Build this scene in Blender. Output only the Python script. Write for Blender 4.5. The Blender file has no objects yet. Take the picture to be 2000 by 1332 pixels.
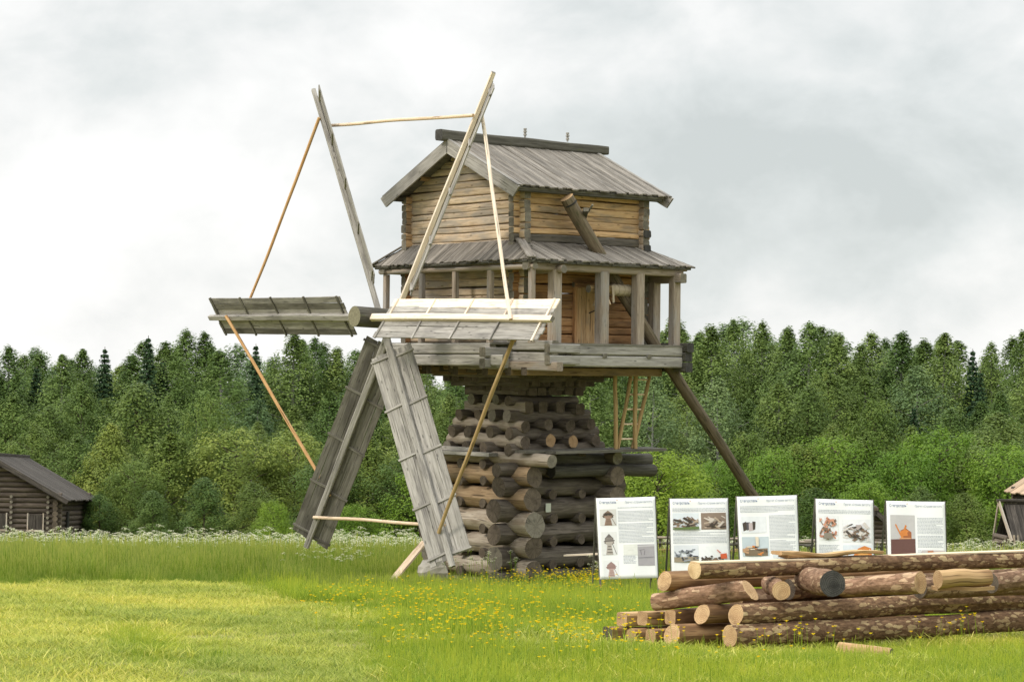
import bpy, math, random
import numpy as np
from mathutils import Vector, Matrix

# ------------------------------------------------------------------ camera, world, sun, exposure
SC = bpy.context.scene
COL = SC.collection
R = math.radians
FPX = 4300.0                       # focal length in pixels of a 2000 px wide frame
EYE = Vector((0, 0, 5.5))
PITCH = math.atan(54 / FPX)
ROLL = R(0.6)

cam = bpy.data.cameras.new('camera')
cam.sensor_width = 36
cam.lens = FPX * 36 / 2000
cam.clip_start = 0.5
cam.clip_end = 6000
cam_o = bpy.data.objects.new('camera', cam)
COL.objects.link(cam_o)
cam_o.matrix_world = (Matrix.Translation(EYE) @ Matrix.Rotation(R(90) + PITCH, 4, 'X') @ Matrix.Rotation(ROLL, 4, 'Z'))
SC.camera = cam_o

SUN_DIR = Vector((-0.74, -0.42, 0.66)).normalized()      # towards the sun
sun_el = math.asin(SUN_DIR.z)
sun_rot = math.atan2(SUN_DIR.x, SUN_DIR.y)
sl = bpy.data.lights.new('sun', 'SUN')
sl.energy = 1.5
sl.angle = R(10)
sl.color = (1.0, 0.93, 0.82)
sun_o = bpy.data.objects.new('sun', sl)
COL.objects.link(sun_o)
sun_o.location = (-40, -20, 60)
sun_o.rotation_euler = (-SUN_DIR).to_track_quat('-Z', 'Y').to_euler()

SC.view_settings.view_transform = 'Standard'
SC.view_settings.look = 'None'
SC.view_settings.exposure = 0.25
SC.view_settings.gamma = 1
SC.cycles.max_bounces = 6
SC.cycles.transparent_max_bounces = 8
SC.cycles.use_denoising = True


class NT:
    """small helper for building node trees"""
    def __init__(self, tree):
        self.t = tree
        self.n = tree.nodes
        self.l = tree.links

    def add(self, typ, **kw):
        nd = self.n.new(typ)
        for k, v in kw.items():
            if k.startswith('i_'):
                key = k[2:]
                key = int(key) if key.isdigit() else key
                self.put(nd, key, v)
            else:
                setattr(nd, k, v)
        return nd

    def put(self, nd, key, v):
        s = nd.inputs[key]
        if isinstance(v, bpy.types.NodeSocket):
            self.l.new(v, s)
        else:
            if hasattr(s, 'default_value') and isinstance(v, (tuple, list)) and len(v) == 3 and s.type == 'RGBA':
                v = (*v, 1)
            s.default_value = v

    def math(self, op, a, b=0.0, clamp=False):
        nd = self.add('ShaderNodeMath', operation=op, use_clamp=clamp)
        self.put(nd, 0, a)
        self.put(nd, 1, b)
        return nd.outputs[0]

    def mix(self, f, a, b, blend='MIX'):
        nd = self.add('ShaderNodeMix', data_type='RGBA', blend_type=blend)
        self.put(nd, 0, f)
        self.put(nd, 6, a)
        self.put(nd, 7, b)
        return nd.outputs[2]

    def ramp(self, f, stops):
        nd = self.add('ShaderNodeValToRGB')
        el = nd.color_ramp.elements
        while len(el) < len(stops):
            el.new(0.5)
        for e, (p, c) in zip(el, stops):
            e.position = p
            e.color = (*c, 1) if len(c) == 3 else c
        self.put(nd, 0, f)
        return nd.outputs[0]

    def smooth(self, v, a, b):
        nd = self.add('ShaderNodeMapRange', interpolation_type='SMOOTHSTEP')
        self.put(nd, 0, v)
        nd.inputs[1].default_value = a
        nd.inputs[2].default_value = b
        return nd.outputs[0]

    def noise(self, vec, scale=5, detail=4, rough=0.55, dist=0.0):
        nd = self.add('ShaderNodeTexNoise')
        self.put(nd, 'Vector', vec)
        self.put(nd, 'Scale', scale)
        self.put(nd, 'Detail', detail)
        self.put(nd, 'Roughness', rough)
        self.put(nd, 'Distortion', dist)
        return nd.outputs[0]

    def vmul(self, vec, s):
        nd = self.add('ShaderNodeVectorMath', operation='MULTIPLY')
        self.put(nd, 0, vec)
        self.put(nd, 1, s)
        return nd.outputs[0]

    def vadd(self, vec, s):
        nd = self.add('ShaderNodeVectorMath', operation='ADD')
        self.put(nd, 0, vec)
        self.put(nd, 1, s)
        return nd.outputs[0]


world = bpy.data.worlds.new('World')
SC.world = world
world.use_nodes = True
w = NT(world.node_tree)
w.n.clear()
w_out = w.add('ShaderNodeOutputWorld')
tc = w.add('ShaderNodeTexCoord')
sky = w.add('ShaderNodeTexSky', sky_type='NISHITA', sun_disc=False, sun_elevation=sun_el, sun_rotation=sun_rot)
bg_sky = w.add('ShaderNodeBackground', i_Strength=0.08)
w.put(bg_sky, 'Color', sky.outputs[0])
sep = w.add('ShaderNodeSeparateXYZ')
w.put(sep, 0, tc.outputs['Generated'])
dx, dy, dz = sep.outputs
# cloud deck: broad grey banks, ragged wisps, brighter overhead
big = w.noise(w.vmul(tc.outputs['Generated'], (5.0, 5.0, 9.0)), 1.0, 5, 0.5, 0.2)
wisp = w.noise(w.vadd(w.vmul(tc.outputs['Generated'], (14.0, 14.0, 20.0)), (3.1, 0.4, 1.7)), 1.0, 8, 0.58, 0.25)
side = w.smooth(dx, -0.16, 0.17)
bank = w.math('ADD', w.math('MULTIPLY', w.smooth(big, 0.36, 0.66), 0.55), w.math('MULTIPLY', side, 0.36))
bank = w.math('ADD', bank, w.math('MULTIPLY', w.math('SUBTRACT', wisp, 0.45), 1.35))
bank = w.math('SUBTRACT', bank, w.math('MULTIPLY', w.smooth(dz, 0.075, 0.0), 0.18), True)
ccol = w.ramp(bank, [(0.0, (0.93, 0.925, 0.91)), (0.35, (0.82, 0.825, 0.815)), (0.7, (0.67, 0.70, 0.695)), (1.0, (0.56, 0.595, 0.59))])
zen = w.math('ADD', w.math('MULTIPLY', w.smooth(dz, 0.18, 0.7), 1.6), 1.0)
bg_cl = w.add('ShaderNodeBackground')
w.put(bg_cl, 'Color', ccol)
w.put(bg_cl, 'Strength', zen)
mixs = w.add('ShaderNodeMixShader', i_0=0.93)
w.l.new(bg_sky.outputs[0], mixs.inputs[1])
w.l.new(bg_cl.outputs[0], mixs.inputs[2])
w.l.new(mixs.outputs[0], w_out.inputs[0])


# ------------------------------------------------------------------ where things stand
FWD = Vector((0, math.cos(PITCH), math.sin(PITCH)))
UPV = Vector((0, -math.sin(PITCH), math.cos(PITCH)))
RGT = Vector((1, 0, 0)) * math.cos(ROLL) + UPV * math.sin(ROLL)
UPR = UPV * math.cos(ROLL) - Vector((1, 0, 0)) * math.sin(ROLL)


def at(px, py, Y):
    """the point at distance Y down the field that was measured at a spot of the photograph"""
    d = FWD + RGT * ((px - 1000) / FPX) + UPR * ((666 - py) / FPX)
    return EYE + d * (Y / d.y)


def ground_z(x, y):
    """the meadow falls gently from the camera to the river flat"""
    z = -0.066 * (y - 57.3)
    if y > 100:
        k = y - 100
        z = -0.066 * 42.7 - 0.066 * k * math.exp(-k / 45)
        if y > 150:
            z -= 0.03 * (min(y, 400) - 150)
    q = min(1.0, max(0.0, (y - 62) / 40))
    z -= 0.62 * q * q * (3 - 2 * q)
    z += 0.05 * math.sin(x * 0.31 + 1.3) * math.sin(y * 0.23) + 0.025 * math.sin(x * 0.9 + y * 0.7)
    return z


def on_ground(px, py):
    """ground point seen at a spot of the photograph"""
    lo, hi = 12.0, 128.0
    for _ in range(40):
        m = 0.5 * (lo + hi)
        p = at(px, py, m)
        if p.z > ground_z(p.x, p.y):
            lo = m
        else:
            hi = m
    p = at(px, py, lo)
    return Vector((p.x, p.y, ground_z(p.x, p.y)))


def px_x(p):
    d = p - EYE
    return 1000 + FPX * d.dot(RGT) / d.dot(FWD)


MO = Vector((0.30, 57.3, 0))                  # foot of the mill
MU = Vector((0.64, -math.sqrt(1 - 0.64 ** 2), 0))
MN = Vector((MU.y, -0.64, 0))
UP = Vector((0, 0, 1))


def mp(u, n, z):
    """mill coordinates: u along its front, n out of its front, z up"""
    return MO + MU * u + MN * n + UP * z


# ------------------------------------------------------------------ materials
MATS = {}


def new_mat(name):
    m = bpy.data.materials.new(name)
    m.use_nodes = True
    t = NT(m.node_tree)
    t.n.clear()
    out = t.add('ShaderNodeOutputMaterial')
    return m, t, out


def finish(t, out, col, rough=0.85, bump=None, bstr=0.4, bdist=0.01, spec=0.25):
    b = t.add('ShaderNodeBsdfPrincipled')
    t.put(b, 'Base Color', col)
    t.put(b, 'Roughness', rough)
    t.put(b, 'Specular IOR Level', spec)
    if bump is not None:
        bn = t.add('ShaderNodeBump')
        t.put(bn, 'Strength', bstr)
        t.put(bn, 'Distance', bdist)
        t.put(bn, 'Height', bump)
        t.put(b, 'Normal', bn.outputs[0])
    t.l.new(b.outputs[0], out.inputs[0])
    return b


def wood(name, dark, mid, light, stain=None, stain_amt=0.5, knots=0.5, across=22, along=1.3, moss=None, moss_amt=0.0, wet=None):
    """timber with grain along its own length; 'gc' and 'tint' are stored on the mesh"""
    m, t, out = new_mat(name)
    gc = t.add('ShaderNodeAttribute', attribute_name='gc').outputs['Vector']
    tint = t.add('ShaderNodeAttribute', attribute_name='tint').outputs['Fac']
    grain = t.noise(t.vmul(gc, (along, across, across)), 1.0, 5, 0.62, 0.35)
    fine = t.noise(t.vmul(gc, (along * 3, across * 5, across * 5)), 1.0, 3, 0.6)
    broad = t.noise(t.vmul(gc, (0.9, 3.0, 3.0)), 1.0, 3, 0.55)
    g = t.math('ADD', t.math('MULTIPLY', grain, 0.65), t.math('MULTIPLY', fine, 0.35))
    col = t.ramp(g, [(0.28, dark), (0.48, mid), (0.7, light)])
    if stain is not None:
        s = t.smooth(broad, 0.62 - 0.32 * stain_amt, 0.78 - 0.25 * stain_amt)
        s = t.math('MULTIPLY', s, 0.8)
        col = t.mix(s, col, t.mix(g, tuple(c * 0.7 for c in stain), stain))
    if moss is not None:
        ms = t.noise(t.vmul(gc, (2.0, 6.0, 6.0)), 1.0, 4, 0.65)
        col = t.mix(t.math('MULTIPLY', t.smooth(ms, 0.7 - 0.35 * moss_amt, 0.85 - 0.3 * moss_amt), 0.75), col, moss)
    # drying cracks
    cr = t.noise(t.vmul(gc, (along * 0.8, across * 2.2, across * 2.2)), 1.0, 2, 0.5, 0.2)
    crk = t.smooth(cr, 0.36, 0.315)
    col = t.mix(t.math('MULTIPLY', crk, 0.8), col, tuple(c * 0.35 for c in dark))
    if knots:
        vo = t.add('ShaderNodeTexVoronoi')
        t.put(vo, 'Vector', t.vmul(gc, (2.4, 7.0, 7.0)))
        t.put(vo, 'Scale', 1.0)
        k = t.smooth(vo.outputs['Distance'], 0.17, 0.06)
        col = t.mix(t.math('MULTIPLY', k, knots), col, tuple(c * 0.45 for c in dark))
    hs = t.add('ShaderNodeHueSaturation', i_Saturation=1.0)
    t.put(hs, 'Value', t.math('ADD', t.math('MULTIPLY', tint, 0.62), 0.69))
    t.put(hs, 'Color', col)
    bh = t.math('SUBTRACT', g, t.math('MULTIPLY', crk, 0.6))
    finish(t, out, hs.outputs[0], 0.85, bh, 0.45, 0.012)
    MATS[name] = m
    return m


def end_grain(name, c1, c2, cdark, crack=0.6):
    m, t, out = new_mat(name)
    gc = t.add('ShaderNodeAttribute', attribute_name='gc').outputs['Vector']
    tint = t.add('ShaderNodeAttribute', attribute_name='tint').outputs['Fac']
    sp = t.add('ShaderNodeSeparateXYZ')
    t.put(sp, 0, gc)
    yz = t.add('ShaderNodeCombineXYZ')
    t.put(yz, 0, sp.outputs[1])
    t.put(yz, 1, sp.outputs[2])
    ln = t.add('ShaderNodeVectorMath', operation='LENGTH')
    t.put(ln, 0, yz.outputs[0])
    nz = t.noise(gc, 9.0, 4, 0.6)
    rad = t.math('ADD', ln.outputs['Value'], t.math('MULTIPLY', nz, 0.05))
    ring = t.math('SINE', t.math('MULTIPLY', rad, 260.0))
    f = t.math('ADD', t.math('MULTIPLY', ring, 0.22), t.math('MULTIPLY', nz, 0.9))
    col = t.ramp(f, [(0.15, c1), (0.75, c2)])
    heart = t.smooth(rad, 0.12, 0.06)
    col = t.mix(t.math('MULTIPLY', heart, 0.35), col, c1)
    an = t.math('ARCTAN2', sp.outputs[1], sp.outputs[2])
    ck = t.noise(t.add('ShaderNodeCombineXYZ', i_0=an, i_1=sp.outputs[0]).outputs[0], 2.2, 3, 0.6)
    ckm = t.math('MULTIPLY', t.smooth(t.math('ABSOLUTE', t.math('SUBTRACT', ck, 0.5)), 0.02, 0.0), crack)
    col = t.mix(ckm, col, cdark)
    st = t.noise(t.vadd(gc, (4.0, 2.0, 1.0)), 5.0, 3, 0.6)
    col = t.mix(t.math('MULTIPLY', t.smooth(st, 0.5, 0.72), 0.5), col, cdark)
    hs = t.add('ShaderNodeHueSaturation')
    t.put(hs, 'Value', t.math('ADD', t.math('MULTIPLY', tint, 0.5), 0.75))
    t.put(hs, 'Color', col)
    finish(t, out, hs.outputs[0], 0.9, f, 0.3, 0.006)
    MATS[name] = m
    return m


def bark(name, dark, mid, patch, patch_amt=0.5, size=1.0):
    m, t, out = new_mat(name)
    gc = t.add('ShaderNodeAttribute', attribute_name='gc').outputs['Vector']
    tint = t.add('ShaderNodeAttribute', attribute_name='tint').outputs['Fac']
    wob = t.add('ShaderNodeTexNoise', i_Scale=7.0, i_Detail=3.0)
    t.put(wob, 'Vector', gc)
    g2 = t.vadd(gc, t.vmul(t.vadd(wob.outputs['Color'], (-0.5, -0.5, -0.5)), (0.14, 0.09, 0.09)))
    vo = t.add('ShaderNodeTexVoronoi', feature='F1')
    t.put(vo, 'Vector', t.vmul(g2, (5.5 / size, 15.0 / size, 15.0 / size)))
    t.put(vo, 'Scale', 1.0)
    sp = t.add('ShaderNodeSeparateColor')
    t.put(sp, 0, vo.outputs['Color'])
    thr = t.math('MULTIPLY', t.smooth(sp.outputs[0], 0.72 - 0.6 * patch_amt, 1.0), 0.75)
    inside = t.smooth(t.math('SUBTRACT', thr, vo.outputs['Distance']), -0.03, 0.06)
    n1 = t.noise(t.vmul(gc, (9, 26, 26)), 1.0, 5, 0.65, 0.4)
    base = t.ramp(n1, [(0.3, tuple(c * 0.45 for c in dark)), (0.5, dark), (0.72, mid)])
    pc = t.mix(t.smooth(n1, 0.3, 0.7), tuple(c * 0.62 for c in patch), patch)
    pc = t.mix(t.math('MULTIPLY', sp.outputs[1], 0.5), pc, mid)
    col = t.mix(t.math('MULTIPLY', inside, 0.85), base, pc)
    hs = t.add('ShaderNodeHueSaturation')
    t.put(hs, 'Value', t.math('ADD', t.math('MULTIPLY', tint, 0.5), 0.75))
    t.put(hs, 'Color', col)
    h = t.math('SUBTRACT', t.math('MULTIPLY', n1, 0.8), t.math('MULTIPLY', inside, 0.5))
    finish(t, out, hs.outputs[0], 0.9, h, 0.8, 0.02, 0.15)
    MATS[name] = m
    return m


def plain(name, c, rough=0.8, var=0.12, scale=6.0, spec=0.25):
    m, t, out = new_mat(name)
    g = t.add('ShaderNodeTexCoord').outputs['Object']
    n = t.noise(g, scale, 4, 0.6)
    col = t.mix(n, tuple(x * (1 - var) for x in c), tuple(min(1, x * (1 + var)) for x in c))
    finish(t, out, col, rough, n, 0.15, 0.004, spec)
    MATS[name] = m
    return m


def leaf(name, c_dark, c_mid, c_light, transl=0.35, per_instance=False, rough=0.6, hue_var=0.035, val_var=0.45):
    m, t, out = new_mat(name)
    tint = t.add('ShaderNodeAttribute', attribute_name='tint').outputs['Fac']
    col = t.ramp(tint, [(0.0, c_dark), (0.5, c_mid), (1.0, c_light)])
    if per_instance:
        r = t.add('ShaderNodeAttribute', attribute_name='shade', attribute_type='INSTANCER').outputs['Fac']
    else:
        r = t.add('ShaderNodeObjectInfo').outputs['Random']
    hs = t.add('ShaderNodeHueSaturation')
    t.put(hs, 'Hue', t.math('ADD', t.math('MULTIPLY', r, -hue_var), 0.5 + hue_var * 0.5))
    t.put(hs, 'Value', t.math('ADD', t.math('MULTIPLY', r, val_var), 1.0 - val_var * 0.5))
    t.put(hs, 'Color', col)
    b = t.add('ShaderNodeBsdfPrincipled', i_Roughness=rough)
    t.put(b, 'Base Color', hs.outputs[0])
    t.put(b, 'Specular IOR Level', 0.2)
    tr = t.add('ShaderNodeBsdfTranslucent')
    t.put(tr, 'Color', hs.outputs[0])
    mx = t.add('ShaderNodeMixShader', i_0=transl)
    t.l.new(b.outputs[0], mx.inputs[1])
    t.l.new(tr.outputs[0], mx.inputs[2])
    t.l.new(mx.outputs[0], out.inputs[0])
    MATS[name] = m
    return m


GREY_END = end_grain('grey_end_grain', (0.13, 0.115, 0.09), (0.25, 0.225, 0.175), (0.03, 0.025, 0.02))
DARK_END = end_grain('dark_end_grain', (0.085, 0.066, 0.048), (0.17, 0.135, 0.1), (0.02, 0.015, 0.012))
TAN_END = end_grain('tan_end_grain', (0.33, 0.2, 0.1), (0.52, 0.36, 0.2), (0.14, 0.075, 0.035), 0.4)
BLACK_END = end_grain('black_end_grain', (0.04, 0.038, 0.035), (0.10, 0.095, 0.087), (0.012, 0.012, 0.012), 0.5)
FRESH_END = end_grain('fresh_end_grain', (0.5, 0.34, 0.18), (0.66, 0.5, 0.3), (0.25, 0.14, 0.06), 0.3)

GREY = wood('weathered_grey_wood', (0.13, 0.12, 0.105), (0.30, 0.28, 0.25), (0.46, 0.435, 0.40), stain=(0.21, 0.195, 0.18), stain_amt=0.35, knots=0.7)
GREYD = wood('dark_weathered_wood', (0.055, 0.05, 0.04), (0.14, 0.13, 0.105), (0.235, 0.22, 0.19), stain=(0.10, 0.09, 0.075), stain_amt=0.5, knots=0.6)
ROOF = wood('grey_roof_plank', (0.075, 0.064, 0.05), (0.185, 0.163, 0.137), (0.335, 0.305, 0.27), moss=(0.115, 0.105, 0.06), moss_amt=.25, stain=(0.13, 0.115, 0.095), stain_amt=0.4, knots=0.35, across=26)
RIDGE = wood('mossy_dark_wood', (0.04, 0.036, 0.03), (0.095, 0.088, 0.07), (0.18, 0.17, 0.145), moss=(0.10, 0.105, 0.05), moss_amt=0.35, knots=0.2)
HONEY = wood('honey_wall_timber', (0.26, 0.15, 0.07), (0.49, 0.315, 0.16), (0.66, 0.475, 0.275), stain=(0.31, 0.245, 0.175), stain_amt=0.35, knots=0.75, across=14)
FRONTW = wood('faded_wall_timber', (0.27, 0.18, 0.105), (0.52, 0.395, 0.265), (0.69, 0.565, 0.41), stain=(0.36, 0.315, 0.265), stain_amt=0.62, knots=0.75, across=14)
RUST = wood('warm_lower_timber', (0.21, 0.10, 0.042), (0.40, 0.215, 0.095), (0.54, 0.32, 0.16), stain=(0.24, 0.14, 0.075), stain_amt=0.4, knots=0.6, across=12)
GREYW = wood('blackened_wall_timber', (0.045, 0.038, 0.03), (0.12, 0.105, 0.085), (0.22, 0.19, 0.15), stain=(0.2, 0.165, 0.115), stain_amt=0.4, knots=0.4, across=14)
POSTW = wood('grey_brown_post', (0.15, 0.115, 0.085), (0.30, 0.24, 0.185), (0.44, 0.37, 0.30), stain=(0.36, 0.33, 0.30), stain_amt=0.5, knots=0.4)
FRESH = wood('fresh_pale_wood', (0.53, 0.42, 0.31), (0.69, 0.58, 0.46), (0.79, 0.70, 0.59), knots=0.45, across=16)
POLE = wood('orange_pole_wood', (0.34, 0.17, 0.065), (0.52, 0.30, 0.13), (0.66, 0.45, 0.25), knots=0.5, across=14, stain=(0.62, 0.45, 0.28), stain_amt=0.35)
PALEPOLE = wood('pale_pole_wood', (0.42, 0.29, 0.18), (0.60, 0.46, 0.32), (0.74, 0.6, 0.46), knots=0.5, across=14)
OLDPOLE = wood('olive_pole_wood', (0.2, 0.13, 0.05), (0.33, 0.225, 0.1), (0.44, 0.32, 0.16), knots=0.5, across=14)
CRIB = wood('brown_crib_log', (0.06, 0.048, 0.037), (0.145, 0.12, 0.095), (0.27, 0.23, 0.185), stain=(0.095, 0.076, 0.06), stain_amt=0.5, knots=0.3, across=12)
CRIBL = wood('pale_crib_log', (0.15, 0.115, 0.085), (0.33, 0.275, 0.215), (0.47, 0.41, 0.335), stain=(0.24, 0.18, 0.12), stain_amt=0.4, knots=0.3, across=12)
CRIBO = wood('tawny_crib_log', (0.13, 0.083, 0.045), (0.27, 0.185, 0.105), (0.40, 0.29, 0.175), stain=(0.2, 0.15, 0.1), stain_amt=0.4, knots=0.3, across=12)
HOUSEW = wood('dark_house_log', (0.034, 0.026, 0.021), (0.075, 0.058, 0.046), (0.15, 0.122, 0.095), stain=(0.15, 0.12, 0.085), stain_amt=0.35, knots=0.2, across=10)
HOUSER = wood('dark_house_roof', (0.02, 0.017, 0.014), (0.05, 0.042, 0.036), (0.14, 0.12, 0.1), knots=0.2, across=20)
LIGHTR = wood('light_barn_roof', (0.2, 0.135, 0.09), (0.34, 0.24, 0.16), (0.46, 0.35, 0.25), knots=0.2, across=20)
BARK = bark('pine_bark', (0.155, 0.09, 0.052), (0.29, 0.18, 0.10), (0.54, 0.405, 0.22), 0.72, .8)
BARK_RED = bark('reddish_bark', (0.22, 0.13, 0.08), (0.36, 0.23, 0.15), (0.54, 0.38, 0.24), 0.5, .95)
DEBARK = wood('debarked_log', (0.26, 0.15, 0.065), (0.45, 0.29, 0.14), (0.58, 0.4, 0.21), stain=(0.24, 0.13, 0.06), stain_amt=0.45, knots=0.4, across=16)
DARKDEB = wood('brown_debarked_log', (0.12, 0.062, 0.028), (0.25, 0.14, 0.066), (0.40, 0.255, 0.13), stain=(0.13, 0.07, 0.035), stain_amt=0.5, knots=0.3, across=16)
HEWN = wood('hewn_pale_face', (0.45, 0.33, 0.2), (0.62, 0.5, 0.35), (0.72, 0.6, 0.45), knots=0.2, across=14)
IRON = plain('black_iron', (0.03, 0.028, 0.026), 0.6)
ROPE = plain('hemp_rope', (0.42, 0.35, 0.25), 0.9, 0.3, 40)
STONE = plain('pale_stone', (0.34, 0.315, 0.27), 0.9, 0.4, 5)
WHITE = plain('white_banner', (0.8, 0.8, 0.8), 0.75, 0.02, 3)
BIRCHBARK = plain('birch_bark', (0.33, 0.32, 0.29), 0.85, 0.5, 7)
TRUNKB = plain('brown_trunk', (0.09, 0.07, 0.05), 0.9, 0.4, 5)
PAINT = {}


def paint(c):
    k = tuple(round(x, 3) for x in c)
    if k not in PAINT:
        PAINT[k] = plain('printed_ink', c, 0.75, 0.1, 14)
    return PAINT[k]


# ------------------------------------------------------------------ mesh building
rng = random.Random(7)


class MB:
    def __init__(self):
        self.v, self.f, self.mi, self.sm, self.gc, self.ti = [], [], [], [], [], []

    def vert(self, p, gc=(0, 0, 0), ti=0.5):
        self.v.append(tuple(p))
        self.gc.append(tuple(gc))
        self.ti.append(ti)
        return len(self.v) - 1

    def face(self, ids, mi=0, smooth=False):
        self.f.append(tuple(ids))
        self.mi.append(mi)
        self.sm.append(smooth)

    def timber(self, p0, p1, w_, h_=None, up=UP, shape='square', seg=None, wob=0.0, jit=0.0, tint=None,
               taper=1.0, mi=0, end=1, flat_top=0.0, cut0=0.0, cut1=0.0, swell=0.0, bow=0.0):
        """one piece of timber from p0 to p1; the grain follows it"""
        p0, p1 = Vector(p0), Vector(p1)
        h_ = w_ if h_ is None else h_
        ax = p1 - p0
        L = ax.length
        ax.normalize()
        upv = Vector(up)
        if abs(ax.dot(upv)) > 0.97:
            upv = Vector((1, 0, 0)) if abs(ax.x) < 0.9 else Vector((0, 1, 0))
        s = ax.cross(upv).normalized()
        t_ = s.cross(ax).normalized()
        if shape == 'plank':
            prof = [(-.5, -.5), (.5, -.5), (.5, .5), (-.5, .5)]
            sm = False
        elif shape == 'square':
            b = 0.11
            prof = [(-.5 + b, -.5), (.5 - b, -.5), (.5, -.5 + b), (.5, .5 - b), (.5 - b, .5), (-.5 + b, .5), (-.5, .5 - b), (-.5, -.5 + b)]
            sm = False
        elif shape == 'hewn':           # wall timber: flat faces, rounded arrises
            prof = []
            for k in range(16):
                a = 2 * math.pi * (k + .5) / 16
                ca, sa = math.cos(a), math.sin(a)
                prof.append((0.5 * math.copysign(abs(ca) ** 0.36, ca), 0.5 * math.copysign(abs(sa) ** 0.36, sa)))
            sm = True
        else:
            N = 16
            prof = [(0.5 * math.cos(2 * math.pi * k / N), 0.5 * math.sin(2 * math.pi * k / N)) for k in range(N)]
            sm = True
        if flat_top:
            prof = [(x, min(y, 0.5 - flat_top)) for x, y in prof]
        np_ = len(prof)
        if seg is None:
            seg = max(1, int(L / 0.5)) if (wob or jit or bow) else 1
        tint = rng.random() if tint is None else tint
        o1, o2 = rng.uniform(0, 90), rng.uniform(0, 90)
        per = [0.0]
        for k in range(np_):
            a, b2 = prof[k], prof[(k + 1) % np_]
            per.append(per[-1] + math.hypot((b2[0] - a[0]) * w_, (b2[1] - a[1]) * h_))
        ph = [rng.uniform(0, 6.28) for _ in range(6)]
        lump = [rng.uniform(-1, 1) * jit for _ in range(np_)]
        rings = []
        for i in range(seg + 1):
            q = i / seg
            tp = 1 + (taper - 1) * q
            tp *= 1 + swell * (math.exp(-q * L / 0.35) + math.exp(-(1 - q) * L / 0.35))
            cx = wob * math.sin(q * 5.1 + ph[0]) + wob * .5 * math.sin(q * 13 + ph[1])
            cy = wob * math.sin(q * 4.3 + ph[2]) + wob * .5 * math.sin(q * 11 + ph[3]) - bow * math.sin(q * math.pi)
            rw = 1 + jit * .8 * math.sin(q * L * 3.1 + ph[4])
            ring = []
            for k, (a, b2) in enumerate(prof):
                jj = 1 + lump[k] + (rng.uniform(-1, 1) * jit * .5 if 0 < i < seg else 0)
                sh = 0.0
                if i == 0:
                    sh = cut0 * b2 * h_
                elif i == seg:
                    sh = cut1 * b2 * h_
                p = p0 + ax * (q * L + sh) + s * (a * w_ * tp * jj * rw + cx) + t_ * (b2 * h_ * tp * jj * rw + cy)
                ring.append(self.vert(p, (q * L + o1, per[k] + o2, o2), tint))
            ring.append(self.vert(self.v[ring[0]], (q * L + o1, per[np_] + o2, o2), tint))
            rings.append(ring)
        for i in range(seg):
            for k in range(np_):
                self.face((rings[i][k], rings[i][k + 1], rings[i + 1][k + 1], rings[i + 1][k]), mi, sm)
        oo = rng.uniform(0, 50)
        offy, offz = rng.uniform(-.03, .03), rng.uniform(-.03, .03)
        for i, flip in ((0, True), (seg, False)):
            ids = []
            for k, (a, b2) in enumerate(prof):
                ids.append(self.vert(self.v[rings[i][k]], (oo, a * w_ + offy, b2 * h_ + offz), tint))
            self.face(ids[::-1] if flip else ids, end, False)

    def box(self, c, sx, sy, sz, ax=None, mi=0, tint=None):
        """box round c with half-free axes ax = (a, b, c) unit vectors"""
        a, b, d = ax if ax else (Vector((1, 0, 0)), Vector((0, 1, 0)), UP)
        self.timber(Vector(c) - a * sx / 2, Vector(c) + a * sx / 2, sy, sz, up=d, shape='plank', mi=mi, end=mi, tint=tint)

    def poly(self, pts, mi=0, gc=None, tint=0.5):
        self.face([self.vert(p, gc or p, tint) for p in pts], mi, False)

    def slab(self, pts, nrm, th, mi=0, tint=None, ax=None):
        """flat polygon with a thickness; the grain runs along ax"""
        tint = rng.random() if tint is None else tint
        nrm = Vector(nrm)
        ax = Vector(ax).normalized() if ax is not None else (Vector(pts[1]) - Vector(pts[0])).normalized()
        sd = nrm.cross(ax).normalized()
        o1, o2 = rng.uniform(0, 90), rng.uniform(0, 90)
        g = [(Vector(p).dot(ax) + o1, Vector(p).dot(sd) + o2, o2) for p in pts]
        top = [self.vert(Vector(p), g[i], tint) for i, p in enumerate(pts)]
        bot = [self.vert(Vector(p) - nrm * th, (g[i][0], g[i][1], g[i][2] + th), tint) for i, p in enumerate(pts)]
        self.face(top, mi)
        self.face(bot[::-1], mi)
        n = len(pts)
        for i in range(n):
            j = (i + 1) % n
            self.face((top[j], top[i], bot[i], bot[j]), mi)

    def build(self, name, mats, parent=None, origin=None):
        me = bpy.data.meshes.new(name)
        if origin is None:
            origin = Vector((0, 0, 0))
            if parent is None and self.v:
                a = np.array(self.v)
                origin = Vector(((a[:, 0].min() + a[:, 0].max()) / 2, (a[:, 1].min() + a[:, 1].max()) / 2, a[:, 2].min()))
            elif parent is not None:
                q = parent
                while q is not None:
                    origin = origin + q.location
                    q = q.parent
                origin = Vector(origin)
                own = Vector((0, 0, 0))
        v = [tuple(Vector(p) - origin) for p in self.v]
        me.from_pydata(v, [], self.f)
        for m in (mats if isinstance(mats, (list, tuple)) else [mats]):
            me.materials.append(m)
        nm = len(me.materials)
        me.polygons.foreach_set('material_index', [min(i, nm - 1) for i in self.mi])
        me.polygons.foreach_set('use_smooth', self.sm)
        a = me.attributes.new('gc', 'FLOAT_VECTOR', 'POINT')
        a.data.foreach_set('vector', np.array(self.gc, dtype=np.float32).ravel())
        a = me.attributes.new('tint', 'FLOAT', 'POINT')
        a.data.foreach_set('value', np.array(self.ti, dtype=np.float32))
        me.update()
        o = bpy.data.objects.new(name, me)
        COL.objects.link(o)
        if parent is not None:
            o.parent = parent
        else:
            o.location = origin
        return o


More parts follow.
